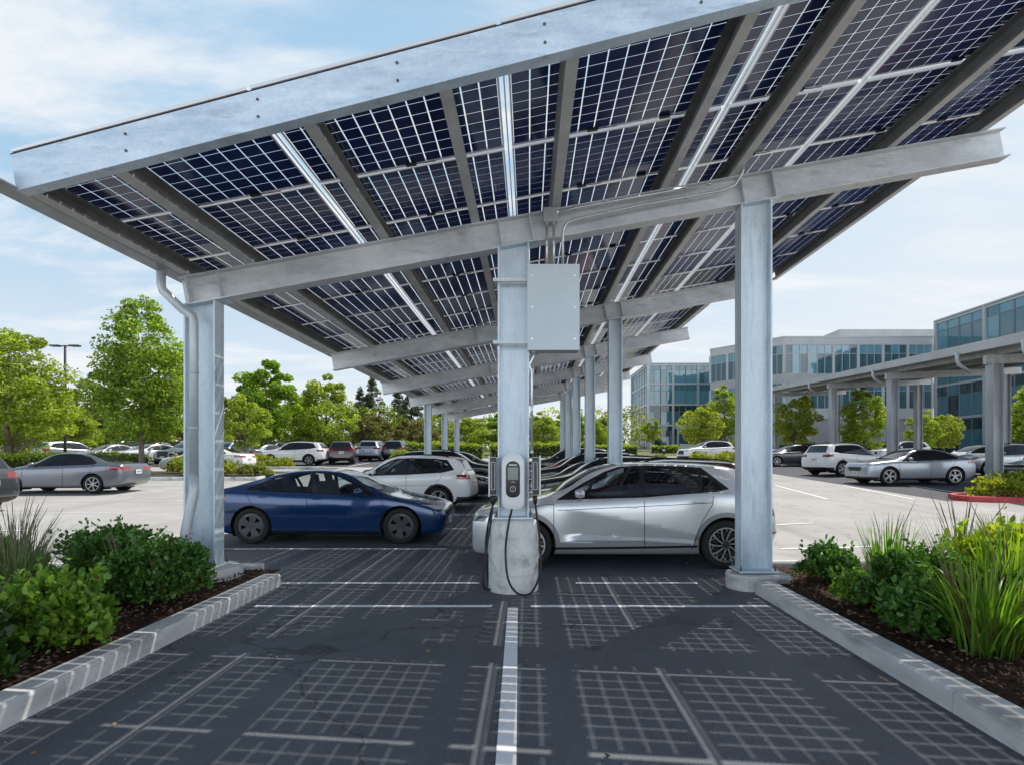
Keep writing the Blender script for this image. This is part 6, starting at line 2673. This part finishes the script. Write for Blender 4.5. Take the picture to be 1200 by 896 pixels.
for (px, lab) in ((778, 'short dark bollard at the edge of the entrance lawn'), (731, 'short dark bollard hidden partly by a canopy column')):
    Y = 50
    b = thing('bollard', lab, 'bollard', (px_x(px, Y), Y, elev(px_x(px, Y), Y)))
    m = MB()
    m.lathe([(.11, 0), (.11, .9), (.09, 1.0), (0, 1.03)], 12, 0, 'z')
    m.build('post', [M['lamp_bronze']], b, smooth=True)
    m = MB()
    m.lathe([(.113, .72), (.113, .82)], 12, 0, 'z')
    m.build('band', [M['line_paint']], b)

# ------------------------------------------------------------------ sky, sun, camera
SUN = Vector((.44, .50, 1.0)).normalized()
w = bpy.data.worlds.new('World')
SC.world = w
w.use_nodes = True
nt = w.node_tree
n, l = nt.nodes, nt.links
bg = n['Background']
sk = n.new('ShaderNodeTexSky')
sk.sky_type = 'NISHITA'
sk.sun_disc = False
sk.sun_elevation = math.asin(SUN.z)
sk.sun_rotation = math.atan2(SUN.x, SUN.y)
sk.air_density = 1.0
sk.dust_density = 1.2
sk.ozone_density = 1.6
tc = n.new('ShaderNodeTexCoord')
sx = n.new('ShaderNodeSeparateXYZ')
l.new(tc.outputs['Generated'], sx.inputs['Vector'])


def mth(op, a, b=None, c=None):
    q = n.new('ShaderNodeMath')
    q.operation = op
    for i, v in enumerate((a, b, c)):
        if v is None:
            continue
        if isinstance(v, (int, float)):
            q.inputs[i].default_value = v
        else:
            l.new(v, q.inputs[i])
    return q.outputs['Value']


zc = mth('MAXIMUM', sx.outputs['Z'], .0)
den = mth('ADD', zc, .12)
cb = n.new('ShaderNodeCombineXYZ')
l.new(mth('DIVIDE', sx.outputs['X'], den), cb.inputs['X'])
l.new(mth('DIVIDE', sx.outputs['Y'], den), cb.inputs['Y'])
mp = n.new('ShaderNodeMapping')
mp.inputs['Location'].default_value = (3.1, 1.7, 0)
mp.inputs['Rotation'].default_value = (0, 0, R(25))
mp.inputs['Scale'].default_value = (.55, 1.25, 1)
l.new(cb.outputs['Vector'], mp.inputs['Vector'])
c1 = n.new('ShaderNodeTexNoise')
c1.inputs['Scale'].default_value = 1.7
c1.inputs['Detail'].default_value = 10
c1.inputs['Roughness'].default_value = .60
c1.inputs['Distortion'].default_value = .35
l.new(mp.outputs['Vector'], c1.inputs['Vector'])
mr = n.new('ShaderNodeMapRange')
mr.interpolation_type = 'SMOOTHSTEP'
mr.inputs['From Min'].default_value = .43
mr.inputs['From Max'].default_value = .64
mr.inputs['To Max'].default_value = .92
l.new(c1.outputs['Fac'], mr.inputs['Value'])
STR = .085


def mixc(f, a, b):
    q = n.new('ShaderNodeMix')
    q.data_type = 'RGBA'
    if isinstance(f, float):
        q.inputs['Factor'].default_value = f
    else:
        l.new(f, q.inputs['Factor'])
    l.new(a, q.inputs['A'])
    if isinstance(b, tuple):
        q.inputs['B'].default_value = (b[0] / STR, b[1] / STR, b[2] / STR, 1)
    else:
        l.new(b, q.inputs['B'])
    return q.outputs['Result']


def mrange(v, a, b, lo, hi, smooth=True):
    q = n.new('ShaderNodeMapRange')
    q.interpolation_type = 'SMOOTHSTEP' if smooth else 'LINEAR'
    q.inputs['From Min'].default_value = a
    q.inputs['From Max'].default_value = b
    q.inputs['To Min'].default_value = lo
    q.inputs['To Max'].default_value = hi
    l.new(v, q.inputs['Value'])
    return q.outputs['Result']


# the half of the sky towards the sun is pale and hazy, the zenith and the upper far side stay deep blue
front = mth('MULTIPLY', mth('MAXIMUM', mrange(sx.outputs['Y'], -.1, .4, .0, 1), mrange(sx.outputs['Z'], .15, .5, 1.0, .05)), mrange(sx.outputs['Z'], .58, .80, 1, .0))
col = mixc(mth('MULTIPLY', front, .85), sk.outputs['Color'], (.44, .69, .92))
low = mth('MULTIPLY', mrange(sx.outputs['Z'], .0, .42, .80, .0), mth('ADD', mth('MULTIPLY', front, .8), .2))
right = mth('MULTIPLY', mrange(sx.outputs['X'], -.25, .65, 0, .62), front)
cloud = mth('MULTIPLY', mr.outputs['Result'], mth('ADD', mth('MULTIPLY', front, .9), .1))
keep = mth('MULTIPLY', mth('MULTIPLY', mth('SUBTRACT', 1.0, low), mth('SUBTRACT', 1.0, right)), mth('SUBTRACT', 1.0, cloud))
col = mixc(mth('SUBTRACT', 1.0, keep), col, (.90, .935, .97))
# low sky behind the viewer, made extra bright to light the shaded steel
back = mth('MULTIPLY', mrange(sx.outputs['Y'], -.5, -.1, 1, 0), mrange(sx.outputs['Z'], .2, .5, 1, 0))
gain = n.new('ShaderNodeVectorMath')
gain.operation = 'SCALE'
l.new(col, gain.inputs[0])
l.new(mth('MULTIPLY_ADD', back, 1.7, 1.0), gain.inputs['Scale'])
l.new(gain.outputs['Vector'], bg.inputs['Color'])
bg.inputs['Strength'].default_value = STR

sl = bpy.data.lights.new('sun', 'SUN')
sl.energy = 5.0
sl.angle = R(.3)
sl.color = (1, .95, .87)
so = bpy.data.objects.new('sun', sl)
COL.objects.link(so)
so.rotation_euler = (-SUN).to_track_quat('-Z', 'Y').to_euler()
so.location = (0, 0, 40)

cd = bpy.data.cameras.new('camera')
cam = bpy.data.objects.new('camera', cd)
COL.objects.link(cam)
SC.camera = cam
cam.location = (0, 0, EYE)
cam.rotation_euler = (R(90), 0, 0)
cd.sensor_width = 36
cd.lens = 36 * F / 1200
cd.shift_x = -(CX - 600) / 1200
cd.shift_y = (CY - 448) / 1200
cd.clip_start = .05
cd.clip_end = 2000
SC.view_settings.view_transform = 'Standard'
SC.view_settings.look = 'None'
SC.view_settings.exposure = 0
SC.cycles.use_denoising = True
SC.cycles.max_bounces = 8
SC.cycles.transparent_max_bounces = 16
SC.cycles.sample_clamp_indirect = 8
